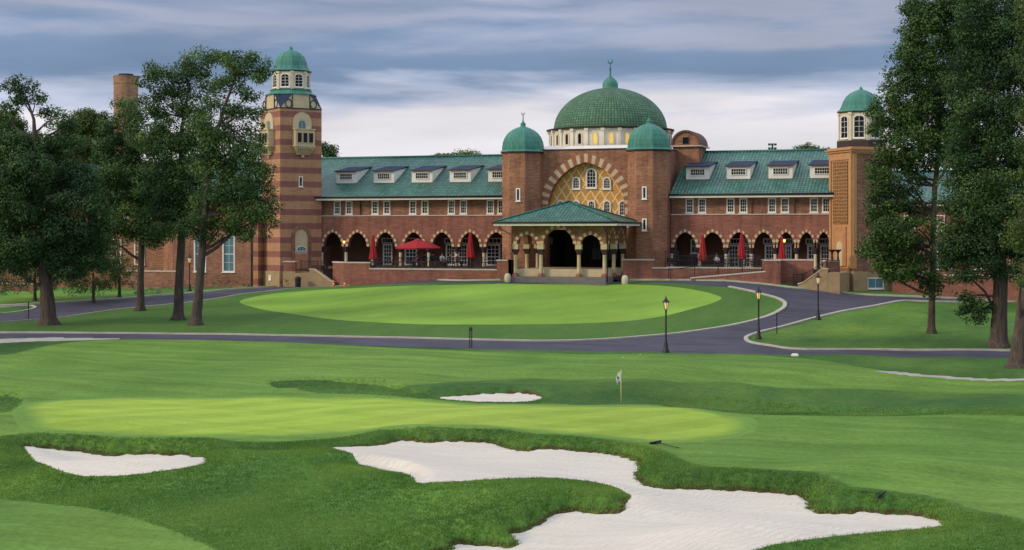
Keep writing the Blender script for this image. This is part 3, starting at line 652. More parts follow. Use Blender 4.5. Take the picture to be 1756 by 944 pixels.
for u in (1290, 1363):
    mb = MB(); x = fx(u, .35); mb.tube([(x-.02, .33, ZSTR+.1), (x-.02, .33, 7.5), (x+.1, .3, 7.7), (x+.1, .3, 8.0)], .03, 6); mb.build('downpipe', MM('dark_metal'), CLUB)
# --- wing roofs, gutters and dormers ---
def wing_roof(x0, x1, ez=ZE, rz=RDG_Z, ey=EY, ry=RDG_Y, by=16.6, ridge='roof_tile'):
    mb = MB(); a = [(x0, ey, ez), (x1, ey, ez), (x1, ry, rz), (x0, ry, rz)]; mb.face(a); mb.face([(x1, by, ez), (x0, by, ez), (x0, ry, rz), (x1, ry, rz)])
    mb.face([(x0, ey, ez-.12), (x0, by, ez-.12), (x1, by, ez-.12), (x1, ey, ez-.12)])
    for x in (x0, x1): mb.face([(x, ey, ez-.12), (x, ey, ez), (x, ry, rz), (x, by, ez), (x, by, ez-.12)])
    o = mb.build('roof', MM('roof_tile'), CLUB)
    mb = MB(); mb.tube([(x0, ry, rz+.03), (x1, ry, rz+.03)], .11, 8); mb.build('ridge', MM(ridge), o)
    mb = MB(); mb.tube([(x0, ey-.06, ez-.02), (x1, ey-.06, ez-.02)], .085, 8); mb.build('gutter', MM('dark_fascia'), o)
    mb = MB(); mb.box(x0, x1, ey+.02, ey+.10, ez-.30, ez-.125); mb.build('fascia', MM('white_paint'), o)
    mb = MB(); mb.box(x0, x1, ey+.10, .42, ez-.20, ez-.125); mb.build('soffit', MM('cream'), o)
    return o
rfL = wing_roof(XL0-3.4, XLB); rfR = wing_roof(XRB, XR1+2.4)
def dormer(x0, parent, glass='glass'):
    w_ = 2.12; z0, z1 = 9.82, 10.98; y0 = EY+(z0-ZE)/SL; y1 = EY+(11.50-ZE)/SL
    T = None; root = MB()
    yb = EY+(z1-ZE)/SL
    root.face([(x0, y0, z0), (x0+w_, y0, z0), (x0+w_, y0, z1), (x0, y0, z1)])
    for x in (x0, x0+w_): root.face([(x, y0, z0), (x, y0, z1), (x, y1, 11.42), (x, y1, 11.3)])
    o = root.build('dormer', MM('white_paint'), parent)
    mb = MB(); e = .14
    A = [(x0-e, y0-.22, z1+.0), (x0+w_+e, y0-.22, z1+.0), (x0+w_+e, y1+.15, 11.56), (x0-e, y1+.15, 11.56)]
    mb.face(A); mb.face([(p[0], p[1], p[2]+.05) for p in A][::-1])
    for i in range(4):
        a, b = A[i], A[(i+1) % 4]; mb.face([a, b, (b[0], b[1], b[2]+.05), (a[0], a[1], a[2]+.05)])
    mb.build('dormer_roof', MM('slate_blue'), o)
    mb = MB(); mb.box(x0-e, x0+w_+e, y0-.25, y0-.2, z1-.05, z1+.03); mb.box(x0-.03, x0+w_+.03, y0-.05, y0+.03, z0-.04, z0+.02); mb.build('dormer_trim', MM('dark_red'), o)
    win(o, x0+w_*.5, z0+.36, 1.35, .62, y0-.02, nx=6, ny=2, fr=.06, glass=glass, sill=False, rail=False, rec=.01, pro=.03)
for i, u in enumerate((577, 641.3, 706.4, 771.4, 837.5)): dormer(fx(u, 2.3), rfL)
for i, u in enumerate((1176.8, 1246.2, 1318, 1389)): dormer(fx(u, 2.3), rfR)
# --- entrance block ---
XC = (fx(897, -.5)+fx(1113, -.5))/2; TX = (fx(1113, -.5)-fx(897, -.5))/2; ZW = 12.55
AHW, AZS, AH = 3.62, 7.30, 4.12
mb = MB(); wall(mb, XC-TX, XC+TX, .2, ZW, -.25, .95, [(XC, AHW, 5.9, AZS, AH)], n=28) if False else None
wall(mb, XC-TX, XC+TX, 5.85, ZW, -.25, .95, [(XC, AHW, 5.9, AZS, AH)], n=28); wall(mb, XC-TX, XC+TX, .2, 5.84, -.25, .95, [(XC, 3.7, .3, 5.3, 0)])
hallw = mb.build('entrance_wall', MM('brick_warm'), CLUB)
mb = MB(); yb = 15.5; xl, xr = XC-TX-.55, XC+TX+1.35
mb.box(xl, XC-TX-.3, .5, yb, .2, ZW); mb.box(xr-.3, xr, .6, yb, .2, ZW); mb.box(XC+TX-.2, xr-.3, .6, .9, .2, ZW); mb.box(xl, XC-TX+.2, .5, .69, .2, ZW); mb.box(xl, xr, yb, yb+.3, .2, ZW); mb.box(XC-AHW-.6, XC+AHW+.6, 1.2, 1.4, 5.85, ZW-.4)
mb.build('hall_wall', MM('brick'), CLUB)
mb = MB(); mb.face([(xl, .7, ZW-.03), (xr, .7, ZW-.03), (xr, yb, ZW-.03), (xl, yb, ZW-.03)]); mb.build('flat_roof', MM('limestone'), CLUB)
mb = MB(); mb.box(XC-TX, XC+TX, -.33, .72, ZW, ZW+.10); mb.box(xl-.05, XC-TX-.25, .45, yb, ZW, ZW+.1); mb.box(XC+TX, xr+.05, .74, yb, ZW, ZW+.11); mb.build('coping', MM('dark_stone'), CLUB)
mb = MB(); A = [(XC-TX+.1, -.15), (XC+TX-.1, -.15), (XC+TX-.4, 3.2), (XC-TX+.4, 3.2)]
mb.face([(A[0][0], -.15, ZW+.1), (A[1][0], -.15, ZW+.1), (A[2][0], 2.4, ZW+.55), (A[3][0], 2.4, ZW+.55)]); mb.build('metal_skirt_roof', MM('white_paint'), CLUB)
# the tile diamonds of the tympanum
mb = MB(); n = 30; pts = [(XC-AHW*math.cos(math.pi*i/n)*1.02, AZS+aprof(math.cos(math.pi*i/n), AH)+.05) for i in range(n+1)]
for (xa, za), (xb, zb) in zip(pts, pts[1:]): mb.face([(xa, .55, 5.8), (xb, .55, 5.8), (xb, .55, zb), (xa, .55, za)])
tym = mb.build('lattice_panel', MM('lattice'), hallw)
ring('arch_ring', XC, AHW, AZS, AH, .78, 35, -.25, .5, hallw, mats=('terracotta', 'cream'))
mb = MB()
for sx in (-1, 1):
    for k in range(3):
        z0 = AZS-.62*(k+1); mb.box(XC+sx*AHW, XC+sx*(AHW+.78), -.32, .2, z0, z0+.61, (k+1) % 2)
mb.build('arch_jamb', MM('terracotta', 'cream'), hallw)
YW = .53
for u, v0, v1, w_ in ((988.3, 325, 303.5, .78), (1014.3, 323.5, 288.5, 1.02), (1041, 325, 303.5, .78)):
    win(tym, fx(u, YW), fz(u, v0, YW), w_, fz(u, v1, YW)-fz(u, v0, YW), YW, nx=3, ny=5 if w_ > .8 else 4, ah=w_*.45, fr=.13, rec=.0, pro=.10, name='arched_window', rail=False)
for u in (961.5, 988.3, 1014.5, 1041, 1068): win(tym, fx(u, YW), fz(u, 371, YW), .74, fz(u, 343.5, YW)-fz(u, 371, YW), YW, nx=3, ny=4, ah=.33, fr=.12, rec=.0, pro=.10, name='arched_window', rail=False)
# turrets
for sx in (-1, 1):
    c = (XC+sx*TX, -.5, 0); zt = 12.27
    mb = MB(); mb.lathe([(1.93, .2), (1.93, zt)], 8, c, math.pi/8); tb = mb.build('turret', MM('brick_warm' if sx < 0 else 'brick_warm'), CLUB)
    mb = MB(); mb.lathe([(1.93, zt-.02), (2.05, zt+.02), (2.05, zt+.14), (1.9, zt+.14)], 8, c, math.pi/8); mb.build('cornice', MM('dark_stone'), tb)
    mb = MB(); mb.lathe([(2.12, zt+.14), (2.08, zt+.2), (1.93, zt+.32), (1.93, zt+.62), (1.86, zt+1.05), (1.68, zt+1.5), (1.38, zt+1.9), (.98, zt+2.2), (.55, zt+2.4), (.30, zt+2.47), (.22, zt+2.58), (.25, zt+2.75), (.12, zt+2.9), (.05, zt+3.05), (.04, zt+3.6), (0, zt+3.62)], 8, c, math.pi/8, 0, False)
    for f in range(len(mb.S)): mb.S[f] = False
    tdm = mb.build('turret_dome', MM('copper'), tb)
    mb = MB(); k0 = Vector((c[0], c[1], zt+3.74)); mb.tube([k0+Vector((.14*math.sin(a), 0, -.14*math.cos(a))) for a in np.linspace(-2.3, 2.3, 11)], [.015, .025, .03, .04, .045, .045, .045, .04, .03, .025, .015], 6); mb.build('crescent', MM('copper'), tdm)
    Fr = lambda p, c=c: Vector((c[0]+p.x, c[1]-1.93*math.cos(math.pi/8)+p.y, p.z))
    for (u, v0, v1) in (((888.5, 345.5, 323),) if sx < 0 else ((1105, 342, 320), (1105, 396, 375))):
        yy = c[1]-1.8; win(tb, fx(u, yy)-c[0], fz(u, v0, yy), .42, fz(u, v1, yy)-fz(u, v0, yy), 0, T=Fr, nx=1, ny=1, fr=.11, rec=.01, pro=.05, name='slit_window')
# big dome on its drum
lo, hi = 0, 20
for _ in range(40):
    YD = (lo+hi)/2
    if fx(1046.5, YD) < XC: hi = YD   # moving back shifts the world x seen at a pixel
    else: lo = YD
if abs(fx(1046.5, YD)-XC) > .2: YD = 7.6
sD = s_at(1046, YD); RD = 103.5*sD/FPX; c = (XC, YD, 0); zb = 12.75; zt = CZ+(HOR-219)*(sD-RD)/FPX
mb = MB(); mb.lathe([(RD+.12, zb-.1), (RD+.12, zb+.22), (RD, zb+.26), (RD, zt)], 24, c, math.pi/24+R(18)*0); drum = mb.build('drum', MM('drum_white'), CLUB)
for k in range(24):
    mb = MB(); a = math.pi/24+2*math.pi*k/24; d = Vector((math.sin(a), -math.cos(a), 0)); t_ = Vector((math.cos(a), math.sin(a), 0)); p0 = Vector(c)+d*(RD-.02)
    T = lambda p, p0=p0, d=d, t_=t_: p0+t_*p.x-d*p.y+Vector((0, 0, p.z))
    mb.box(-.13, .13, -.14, .1, zb+.26, zt, 0, T); mb.box(-.18, .18, -.26, .1, zt-.24, zt, 0, T); mb.build('pilaster', MM('drum_white'), drum)
for k in range(24):
    a = 2*math.pi*(k)/24; rr = RD*math.cos(math.pi/24)
    d = Vector((math.sin(a), -math.cos(a), 0)); t_ = Vector((math.cos(a), math.sin(a), 0)); p0 = Vector(c)+d*rr
    T = lambda p, p0=p0, d=d, t_=t_: p0+t_*p.x-d*p.y+Vector((0, 0, p.z))
    if math.cos(a-R(18)) > -.1: win(drum, 0, zb+.42, .62, 1.26, 0, T=T, nx=1, ny=1, ah=.3, fr=.14, name='drum_window', glass='glass_lit' if k in (0, 1, 2) else 'glass', fm='cream_pale', rec=.01, pro=.07)
mb = MB(); mb.lathe([(RD-.1, zt-.06), (RD+.32, zt), (RD+.34, zt+.12), (RD-.1, zt+.2)], 48, c); mb.build('cornice', MM('dark_fascia'), drum)
RR = 97*sD/FPX; zd = zt+.12; Hd = CZ+(HOR-151.5)*sD/FPX-zd
prof = [(RR*math.cos(a), zd+Hd*math.sin(a)) for a in np.linspace(0, R(83), 26)]
mb = MB(); mb.lathe(prof, 72, c, 0, 0, True); dm = mb.build('dome', MM('dome_tile'), drum)
ztp = prof[-1][1]; mb = MB()
mb.lathe([(1.25, ztp-.32), (.95, ztp-.12), (.80, ztp-.02), (.74, ztp+.10), (.76, ztp+.30), (.72, ztp+.52), (.60, ztp+.74), (.40, ztp+.94), (.17, ztp+1.12), (.09, ztp+1.3), (.08, ztp+1.9), (.12, ztp+1.95), (.07, ztp+2.0), (.06, ztp+2.45), (0, ztp+2.46)], 20, c, 0, 0, True)
fin = mb.build('finial', MM('copper'), dm)
mb = MB(); k0 = Vector((c[0], c[1], ztp+2.66)); mb.tube([k0+Vector((.22*math.sin(a), 0, -.22*math.cos(a))) for a in np.linspace(-2.35, 2.35, 15)], [.02, .04, .05, .06, .07, .08, .08, .08, .08, .08, .07, .06, .05, .04, .02], 8); mb.build('crescent', MM('copper'), fin)
# barrel-roofed lift house behind the right turret
x = fx(1176, 5.0); rb = 1.22; zb2 = CZ+(HOR-249)*s_at(1176, 5)/FPX
mb = MB(); mb.prism([(x-rb, ZW-3.2), (x+rb, ZW-3.2), (x+rb, zb2)]+[(x+rb*math.cos(a), zb2+rb*math.sin(a)) for a in np.linspace(0.1, math.pi-.1, 14)]+[(x-rb, zb2)], 5.0, 8.6); lh = mb.build('barrel_gable', MM('brick_warm'), CLUB)
mb = MB(); ang = np.linspace(0, math.pi, 17)
for a0, a1 in zip(ang, ang[1:]):
    q = [(x+r*math.cos(a), zb2+r*math.sin(a)) for r, a in ((rb, a0), (rb+.16, a0), (rb+.16, a1), (rb, a1))]; mb.prism(q, 4.85, 8.7)
mb.build('barrel_roof', MM('barrel_brown'), lh)
win(lh, x, zb2+.1, .55, .62, 4.98, nx=1, ny=1, fr=.05, fm='dark_metal', name='window', rec=.0, pro=.02, sill=False)
mb = MB(); mb.box(x-rb-.2, x+rb+.3, 4.7, 8.9, zb2-.16, zb2-.05); mb.build('flat_roof', MM('limestone'), lh)
for pth in ([(XC+TX+1.5, .3, ZW-.1), (XC+TX+1.5, .3, ZE+1.8), (XC+TX+1.55, .25, ZE+.2), (XC+TX+1.9, -.2, ZE-.1)], [(XC+TX+1.1, .5, ZW), (XC+TX+1.1, .5, ZW-1.8)]):
    mb = MB(); mb.tube(pth, .06, 6); mb.build('downpipe', MM('dark_metal'), CLUB)
# --- carriage porch ---
PY = -9.5; px0, px1 = fx(877, PY), fx(1038.5, PY); PXC = (px0+px1)/2; pyb = -2.0
ZI = 4.08; ZPT = 5.80
arcsP = [(fx(903.5, PY), .90, ZI, ZI, .78), (fx(957.5, PY), 1.32, ZI, ZI, 1.38), (fx(1012.5, PY), .86, ZI, ZI, .78)]
mb = MB(); wall(mb, px0, px1, ZI, ZPT, PY, .45, arcsP, n=16); pw = mb.build('porch_wall', MM('brick_warm'), CLUB)
for a, nn in zip(arcsP, (13, 17, 13)): ring('arch_ring', a[0], a[1], ZI, a[4], .30, nn, PY, .3, pw, mats=('cream', 'terracotta'))
Ls = pyb-PY
for X_, sg in ((px1, 1), (px0, -1)):
    T = (lambda p, X_=X_: Vector((X_-p.y, PY+p.x, p.z))) if sg > 0 else (lambda p, X_=X_: Vector((X_+p.y, PY+Ls-p.x, p.z)))
    cs = [(2.2, 1.15, ZI, ZI, 1.2), (5.2, 1.15, ZI, ZI, 1.2)]
    if sg < 0: cs = [(Ls-a, b, c_, d, e) for a, b, c_, d, e in cs]
    mb = MB(); wall(mb, .47 if sg > 0 else 0, Ls if sg > 0 else Ls-.47, ZI, ZPT, 0, .45, cs, T=T); sw = mb.build('porch_side_wall', MM('brick_warm'), CLUB)
    for a in cs: ring('arch_ring', a[0], a[1], ZI, a[4], .28, 15, 0, .3, sw, T=T)
def pcol(x, y, par=pw, cap=True):
    mb = MB(); mb.lathe([(.16, 1.55), (.18, 1.6), (.16, 1.66), (.15, 3.12), (.17, 3.16)], 14, (x, y, 0), 0, 0, True); o = mb.build('column', MM('cream'), par)
    mb = MB(); mb.lathe([(.30, 1.28), (.30, 1.40), (.2, 1.5), (.2, 1.57), (0, 1.57)], 8, (x, y, 0), math.pi/8); mb.build('column_base', MM('terracotta'), o)
    mb = MB(); mb.lathe([(.17, 3.14), (.22, 3.25), (.36, 3.52), (.38, 3.54), (.38, 3.62), (0, 3.62)], 4, (x, y, 0), math.pi/4); mb.build('capital', MM('dark_stone'), o)
    mb = MB(); mb.box(x-.27, x+.27, y-.24, y+.24, 3.62, ZI); mb.build('impost', MM('cream'), o)
for u in (883, 926.5, 991.5, 1035.5): pcol(fx(u, PY), PY+.23)
for y in (PY+3.7, PY+6.9): pcol(px1-.23, y); pcol(px0+.23, y)
pk = Vector((PXC, 0, 0)); ey0 = PY-1.3; ex0 = fx(845, ey0); ex1 = fx(1058.5, ey0); eyb = -1.9; pyk = (ey0+eyb)/2+.2
PXM = (ex0+ex1)/2; zpk = CZ+(HOR-346.5)*s_at(983, pyk)/FPX; ez = 5.92
E = [Vector((ex0, ey0, ez)), Vector((ex1, ey0, ez)), Vector((ex1, eyb, ez)), Vector((ex0, eyb, ez))]; pk = Vector((PXM, pyk, zpk))
mb = MB()
for i in range(4): mb.face([E[i], E[(i+1) % 4], pk])
mb.face([e+Vector((0, 0, -.1)) for e in E][::-1]); pr = mb.build('porch_roof', MM('roof_tile'), CLUB)
mb = MB()
for e in E: mb.tube([e+Vector((0, 0, .03)), pk+Vector((0, 0, .05))], .085, 8)
mb.build('hip_ridge', MM('roof_tile'), pr)
mb = MB()
for i in range(3): a, b = [(0, 1), (1, 2), (3, 0)][i]; mb.tube([E[a]+Vector((0, -.04, -.03)), E[b]+Vector((0, -.04, -.03))], .085, 8)
mb.build('gutter', MM('dark_fascia'), pr)
mb = MB(); mb.box(ex0+.05, ex1-.05, ey0+.05, ey0+.12, ez-.30, ez-.11); mb.box(ex1-.12, ex1-.05, ey0+.13, eyb, ez-.30, ez-.11); mb.box(ex0+.05, ex0+.12, ey0+.13, eyb, ez-.30, ez-.11); mb.build('fascia', MM('white_paint'), pr)
mb = MB(); mb.box(ex0+.13, ex1-.13, ey0+.13, eyb, ez-.16, ez-.11); mb.build('soffit', MM('dark_fascia'), pr)  # near-black ceiling: the porch shade is put into its colour
for u in (868, 1041.5):
    x = fx(u, PY-.1); mb = MB(); mb.tube([(x-(.0 if u > 1000 else .3), ey0+.1, ez-.1), (x-(.0 if u > 1000 else .3), ey0+.2, ez-.5), (fx(878, PY-.1) if u < 1000 else x, PY-.1, ez-1.1), (fx(878, PY-.1) if u < 1000 else x, PY-.1, .9)], .045, 6); mb.build('downpipe', MM('dark_metal'), pr)
mb = MB(); mb.box(px0-.25, px1+.12, PY-.55, -1.5, -.2, 1.285); plinth = mb.build('porch_plinth', MM('grey_step'), CLUB)
mb = MB(); mb.box(px0+.35, px1-.3, PY+.55, -1.5, 1.285, ZF+.04); mb.build('platform', MM('cream'), plinth)
mb = MB()
for k in range(4): mb.box(px1+.12, px1+1.3-.3*k*.9, PY+2.2, PY+5.5, .3, 1.25-.0-.24*(3-k)); 
mb.build('side_steps', MM('dark_stone'), plinth)
# added vestibule in near-black stone stands for porch shade; doors at its back
mb = MB(); mb.box(XC-4.1, XC+4.1, 6.6, 6.7, .2, 5.6); mb.box(XC-4.1, XC-4., .69, 6.6, .2, 5.6); mb.box(XC+4., XC+4.1, .69, 6.6, .2, 5.6); mb.box(XC-4.1, XC+4.1, .69, 6.7, 5.6, 5.7); mb.box(XC-3.6, XC+3.6, -.1, 4.6, ZF-.2, ZF); ed = mb.build('dark_vestibule', MM('dark_stone'), CLUB)
for sx in (-.8, .8): win(ed, XC+sx, ZF+.5, 1.1, 2.4, 6.55, nx=2, ny=4, fr=.1, fm='dark_stone', rec=.02, pro=.02, sill=False)
mb = MB(); x, y = fx(946, PY+3), PY+3; mb.tube([(x, y, 5.75), (x, y, 4.75)], .02, 5); mb.lathe([(.02, 4.75), (.16, 4.6), (.13, 4.1), (.03, 4.0)], 6, (x, y, 0)); mb.build('hanging_lantern', MM('dark_metal'), CLUB)
# --- loggia doors and windows ---
DY = 2.62
for u, wd in ((665, 1.0), (705, 1.3), (773, 1.0), (794, 1.0), (846, 1.4), (1258, 1.0), (1281, .7), (1321, 1.0), (1352, .6), (1392, .8), (1415, .9)):
    x = fx(u, DY); dr = win(CLUB, x, ZF+.02, wd, 2.05, DY, nx=3 if wd > .8 else 2, ny=5, fr=.15, name='french_door', sill=False, rec=.02, mt=.026)
    win(CLUB, x, ZF+2.12, wd+.25, .52, DY, nx=4, ny=1, fr=.08, name='transom_window', sill=False, rec=.02)
win(CLUB, fx(1192, DY), 3.15, .8, 1.3, DY, nx=2, ny=2, fr=.1, rec=.02)
# --- corner towers ---
def frame_T(o, t_, n_): return lambda p: o+t_*p.x+n_*p.y+Vector((0, 0, p.z))
def tower(corner_u, Yc, phi, side, seen_left, L2=None):
    """square tower turned by phi; returns corner and the two facing frames"""
    c = on(corner_u, 400, Yc); c.z = 0; return c
# left tower (striped brick)
ph = R(52); SZ = 4.36; B = on(551.5, 400, -.15); B.z = 0; tR = Vector((math.cos(ph), math.sin(ph), 0)); inR = Vector((-math.sin(ph), math.cos(ph), 0))
A = B-tR*SZ; CT = A+tR*SZ/2+inR*SZ/2
TR = frame_T(A, tR, inR)                       # the face towards the entrance
TLf = frame_T(A+inR*SZ, -inR, tR)               # the outer face; x runs left to right seen from outside
sA = xy2qs(A.x, A.y)[1]
zz = lambda v: CZ+(HOR-v)*sA/FPX
zbT = zz(185); zc = zz(160)
def sq(c, t_, n_, half, z): return [Vector((c.x, c.y, z))+t_*a*half+n_*b*half for a, b in ((-1, -1), (1, -1), (1, 1), (-1, 1))]
mb = MB(); a0 = sq(CT, tR, inR, SZ/2, -.6); a1 = sq(CT, tR, inR, SZ/2, zbT)
for i in range(4): mb.face([a0[i], a0[(i+1) % 4], a1[(i+1) % 4], a1[i]])
mb.face(a1); twL = mb.build('striped_tower', MM('brick_striped'), CLUB)
# plaster band turning the square into an octagon
def octo(c, t_, ap, z):
    R_ = ap/math.cos(math.pi/8); b0 = math.atan2(t_.y, t_.x); return [Vector((c.x+R_*math.cos(b0-math.pi/2+math.pi/8*(2*k-1)), c.y+R_*math.sin(b0-math.pi/2+math.pi/8*(2*k-1)), z)) for k in range(8)]
lo_ = sq(CT, tR, inR, SZ/2, zbT); up = octo(CT, tR, SZ/2-.02, zc); mb = MB()
for i in range(4): mb.face([lo_[i], lo_[(i+1) % 4], up[2*i+1], up[2*i]])
bandL = mb.build('plaster_band', MM('cream'), twL)
for i in range(4):
    mb = MB()
    p = lo_[(i+1) % 4]; a_, b_ = up[2*i+1], up[(2*i+2) % 8]; o_ = (p-CT); o_.z = 0; o_.normalize(); o_ *= .05
    mb.face([p+o_, b_+o_, a_+o_]); mb.face([p, p+o_, a_+o_, a_]); mb.face([p, p+o_, b_+o_, b_])
    mb.build('corner_roof', MM('slate_blue'), bandL)
mb = MB()
for TT in (TR, TLf):
    mb.box(0, SZ, -.05, 0.02, zbT-.04, zbT+.06, 0, TT)
    for xx in (SZ*.5-.92, SZ*.5+.92): mb.box(xx-.035, xx+.035, -.06, .0, zbT+.06, zc, 0, TT)
    for xx in (SZ*.5-1.30, SZ*.5+1.30):
        for k in range(14):
            a, b = 2*math.pi*k/14, 2*math.pi*(k+1)/14; q = [(xx+r*.8*math.cos(t), zbT+.46+r*math.sin(t)) for r, t in ((.36, a), (.44, a), (.44, b), (.36, b))]; mb.prism(q, -.06, 0, 0, TT)
mb.build('band_trim', MM('slate_blue'), bandL)
def ring_oct(mb, prof, c, t_, m=0, sm=False):
    b0 = math.atan2(t_.y, t_.x); mb.lathe([(a/math.cos(math.pi/8), z) for a, z in prof], 8, (c.x, c.y, 0), math.pi/8+b0, m, sm)
z1 = zz(150.5); z2 = zz(119)
mb = MB(); ring_oct(mb, [(SZ/2+.12, zc), (SZ/2+.12, zc+.06), (SZ/2-.28, zc+.28), (SZ/2-.38, z1-.08), (SZ/2-.30, z1), (1.5, z1+.02)], CT, tR); mb.build('copper_skirt', MM('copper'), twL)
def lantern(c, t_, ap, z0, z1, par, fm='cream_pale', prof=None, wn=8, top=None):
    mb = MB(); ring_oct(mb, [(ap, z0), (ap, z1)], c, t_); ln = mb.build('lantern', MM(fm), par); b0 = math.atan2(t_.y, t_.x)
    fw = 2*ap*math.tan(math.pi/8)
    mb = MB()
    for k in range(8):
        a = b0+2*math.pi*(k+.5)/8; d = Vector((math.sin(a), -math.cos(a), 0)); p = Vector((c.x, c.y, 0))+d*(ap/math.cos(math.pi/8)); t2 = Vector((math.cos(a), math.sin(a), 0)); T = frame_T(p, t2, -d)
        mb.box(-.11, .11, -.05, .12, z0, z1, 0, T); mb.box(-.16, .16, -.1, .1, z1-.22, z1, 0, T); mb.box(-.16, .16, -.1, .1, z0, z0+.2, 0, T)
    mb.build('corner_post', MM(fm), ln)
    for k in range(wn):
        a = b0+2*math.pi*k/8; d = Vector((math.sin(a), -math.cos(a), 0)); p = Vector((c.x, c.y, 0))+d*ap; t2 = Vector((math.cos(a), math.sin(a), 0)); T = frame_T(p, t2, -d)
        if d.dot(Vector((.45, -.9, 0))) > -.35: win(ln, 0, z0+.18, fw*.66, (z1-z0)-.42, 0, T=T, nx=2, ny=4, ah=.28, fr=.08, name='lantern_window', rec=.01, pro=.05, rail=False)
    mb = MB(); ring_oct(mb, [(ap, z1-.02), (ap+.18, z1+.03), (ap+.18, z1+.1), (ap-.2, z1+.12)], c, t_); mb.build('cornice', MM('dark_fascia'), ln)
    mb = MB(); b = [(r*math.cos(math.pi/8)+0, z1+.08+z) for r, z in prof]; ring_oct(mb, b, c, t_); mb.build('cupola', MM('copper'), ln); return ln
lantern(CT, tR, 1.66, z1, z2, twL, prof=[(2.02, 0), (1.98, .06), (1.72, .2), (1.58, .5), (1.50, .95), (1.30, 1.42), (.98, 1.76), (.55, 1.98), (.22, 2.08), (.14, 2.22), (.16, 2.32), (0, 2.5)])
# oriels, on both seen faces
for TT, xc in ((TR, SZ*.53), (TLf, SZ*.47)):
    zo0, zo1, zo2 = zz(249), zz(222), zz(265)
    mb = MB(); O = outline(xc-.05, zo1, 1.95, zz(191)-zo1, .95, 14); I = outline(xc-.05, zo1, .86, 1.02, .43, 14)
    for i in range(1, len(O)-1): mb.prism([O[i], O[i+1], I[i+1], I[i]], -.1, .0, 0, TT)
    mb.prism([O[0], I[0], I[-1], O[-1]], -.1, 0, 0, TT)
    om = mb.build('oriel_arch', MM('cream'), twL); win(om, xc-.05, zo1, .9, 1.0, -.01, T=TT, nx=2, ny=1, ah=.44, fr=.07, sill=False, name='arched_window', glass='glass_blue', fm='cream_pale', rec=.0, pro=.02)
    mb = MB(); mb.box(xc-1.02, xc+1.02, -.62, 0, zo0, zo1, 0, TT); mb.box(xc-1.10, xc+1.10, -.70, 0, zo1-.0, zo1+.1, 0, TT); mb.box(xc-1.10, xc+1.10, -.70, 0, zo0-.1, zo0, 0, TT)
    nst = 6
    for k in range(nst):
        f = 1-(k/nst)*.36; g = 1-(k/(nst))*.85; za, zb_ = zo0-.1-(zo0-.1-zo2)*(k+1)/nst, zo0-.1-(zo0-.1-zo2)*k/nst
        mb.box(xc-1.0*f, xc+1.0*f, -.62*g-.02, 0, za+.03, zb_, 0, TT)
        nb = 9-k//2
        for j in range(nb):
            xx = xc-1.0*f+2.0*f*(j+.5)/nb; mb.box(xx-.06, xx+.06, -.62*g-.07, -.62*g, za, zb_-.04, 0, TT)
    mb.box(xc-.12, xc+.12, -.18, 0, zo2-.25, zo2, 0, TT)
    orl = mb.build('oriel', MM('cream'), twL)
    for k in (-1, 0, 1): win(orl, xc+k*.6, zo0+.22, .54, 1.02, -.625, T=TT, nx=1, ny=1, fr=.05, sill=False, rec=.0, pro=.02, fm='cream', glass='glass')
win(twL, SZ*.49, zz(320), .42, 1.0, -.0, T=TR, nx=1, ny=1, fr=.09, name='slit_window', rec=.0, pro=.05)
# blind arch at the tower foot
mb = MB(); xc = SZ*.5; zd0 = 1.55; hD = zz(392)-zd0
O = outline(xc, zd0, 2.05, hD+.3, 1.1, 14); I = outline(xc, zd0, 1.38, hD, .85, 14)
for i in range(1, len(O)-1): mb.prism([O[i], O[i+1], I[i+1], I[i]], -.14, .02, 0, TR)
mb.prism([O[0], I[0], I[-1], O[-1]], -.14, .02, 0, TR); mb.build('blind_arch', MM('brick'), twL)
mb = MB(); mb.prism(I, -.03, .02, 0, TR); bp = mb.build('arch_infill', MM('cream'), twL)
win(bp, xc, zz(432), 1.05, .55, -.05, T=TR, nx=3, ny=1, ah=.3, fr=.07, name='fanlight', glass='glass_blue', sill=False, rec=.0, pro=.02)
mb = MB(); mb.box(xc-.62, xc+.62, -.06, -.03, zd0, zz(436), 0, TR); mb.build('door', MM('salmon_trim'), bp)
mb = MB()
for TT in (TR, TLf): mb.box(-.10, SZ+.1, -.12, .1, -.8, zz(466), 0, TT)
mb.build('plinth', MM('stucco'), twL)
win(twL, SZ*.55, .45, .55, .55, -.12, T=TLf, nx=1, ny=1, fr=.08, name='vent_window', glass='white_paint', rec=.0, pro=.03, sill=False)
# right tower (gilded relief panel)
ph2 = R(55); D_ = on(1424.5, 400, .0); D_.z = 0; t2 = Vector((math.cos(ph2), -math.sin(ph2), 0)); in2 = Vector((math.sin(ph2), math.cos(ph2), 0))
# find the length whose near corner is seen at u=1462
for L2 in np.arange(2, 7, .02):
    C_ = D_+t2*L2; q, s = xy2qs(C_.x, C_.y)
    if CX+FPX*q/s > 1462: break
L2 = float(L2); C_ = D_+t2*L2; sC = xy2qs(C_.x, C_.y)[1]; zr = lambda v: CZ+(HOR-v)*sC/FPX
T1 = frame_T(D_, t2, in2); T2 = frame_T(C_, in2, -t2); CT2 = D_+t2*L2/2+in2*L2/2; zt2 = zr(263)
mb = MB(); a0 = sq(CT2, t2, in2, L2/2, -.6); a1 = sq(CT2, t2, in2, L2/2, zt2)
for i in range(4): mb.face([a0[i], a0[(i+1) % 4], a1[(i+1) % 4], a1[i]])
mb.face(a1); twR = mb.build('panelled_tower', MM('brick'), CLUB)
mb = MB(); mb.box(0, L2, -.05, .02, 2.0, zt2, 0, T1); mb.box(.0, .30, -.17, -.05, 2.0, zt2, 0, T1); mb.box(L2-.34, L2, -.17, -.05, 2.0, zt2, 0, T1); mb.box(.30, L2-.34, -.15, -.05, zt2-.5, zt2, 0, T1)
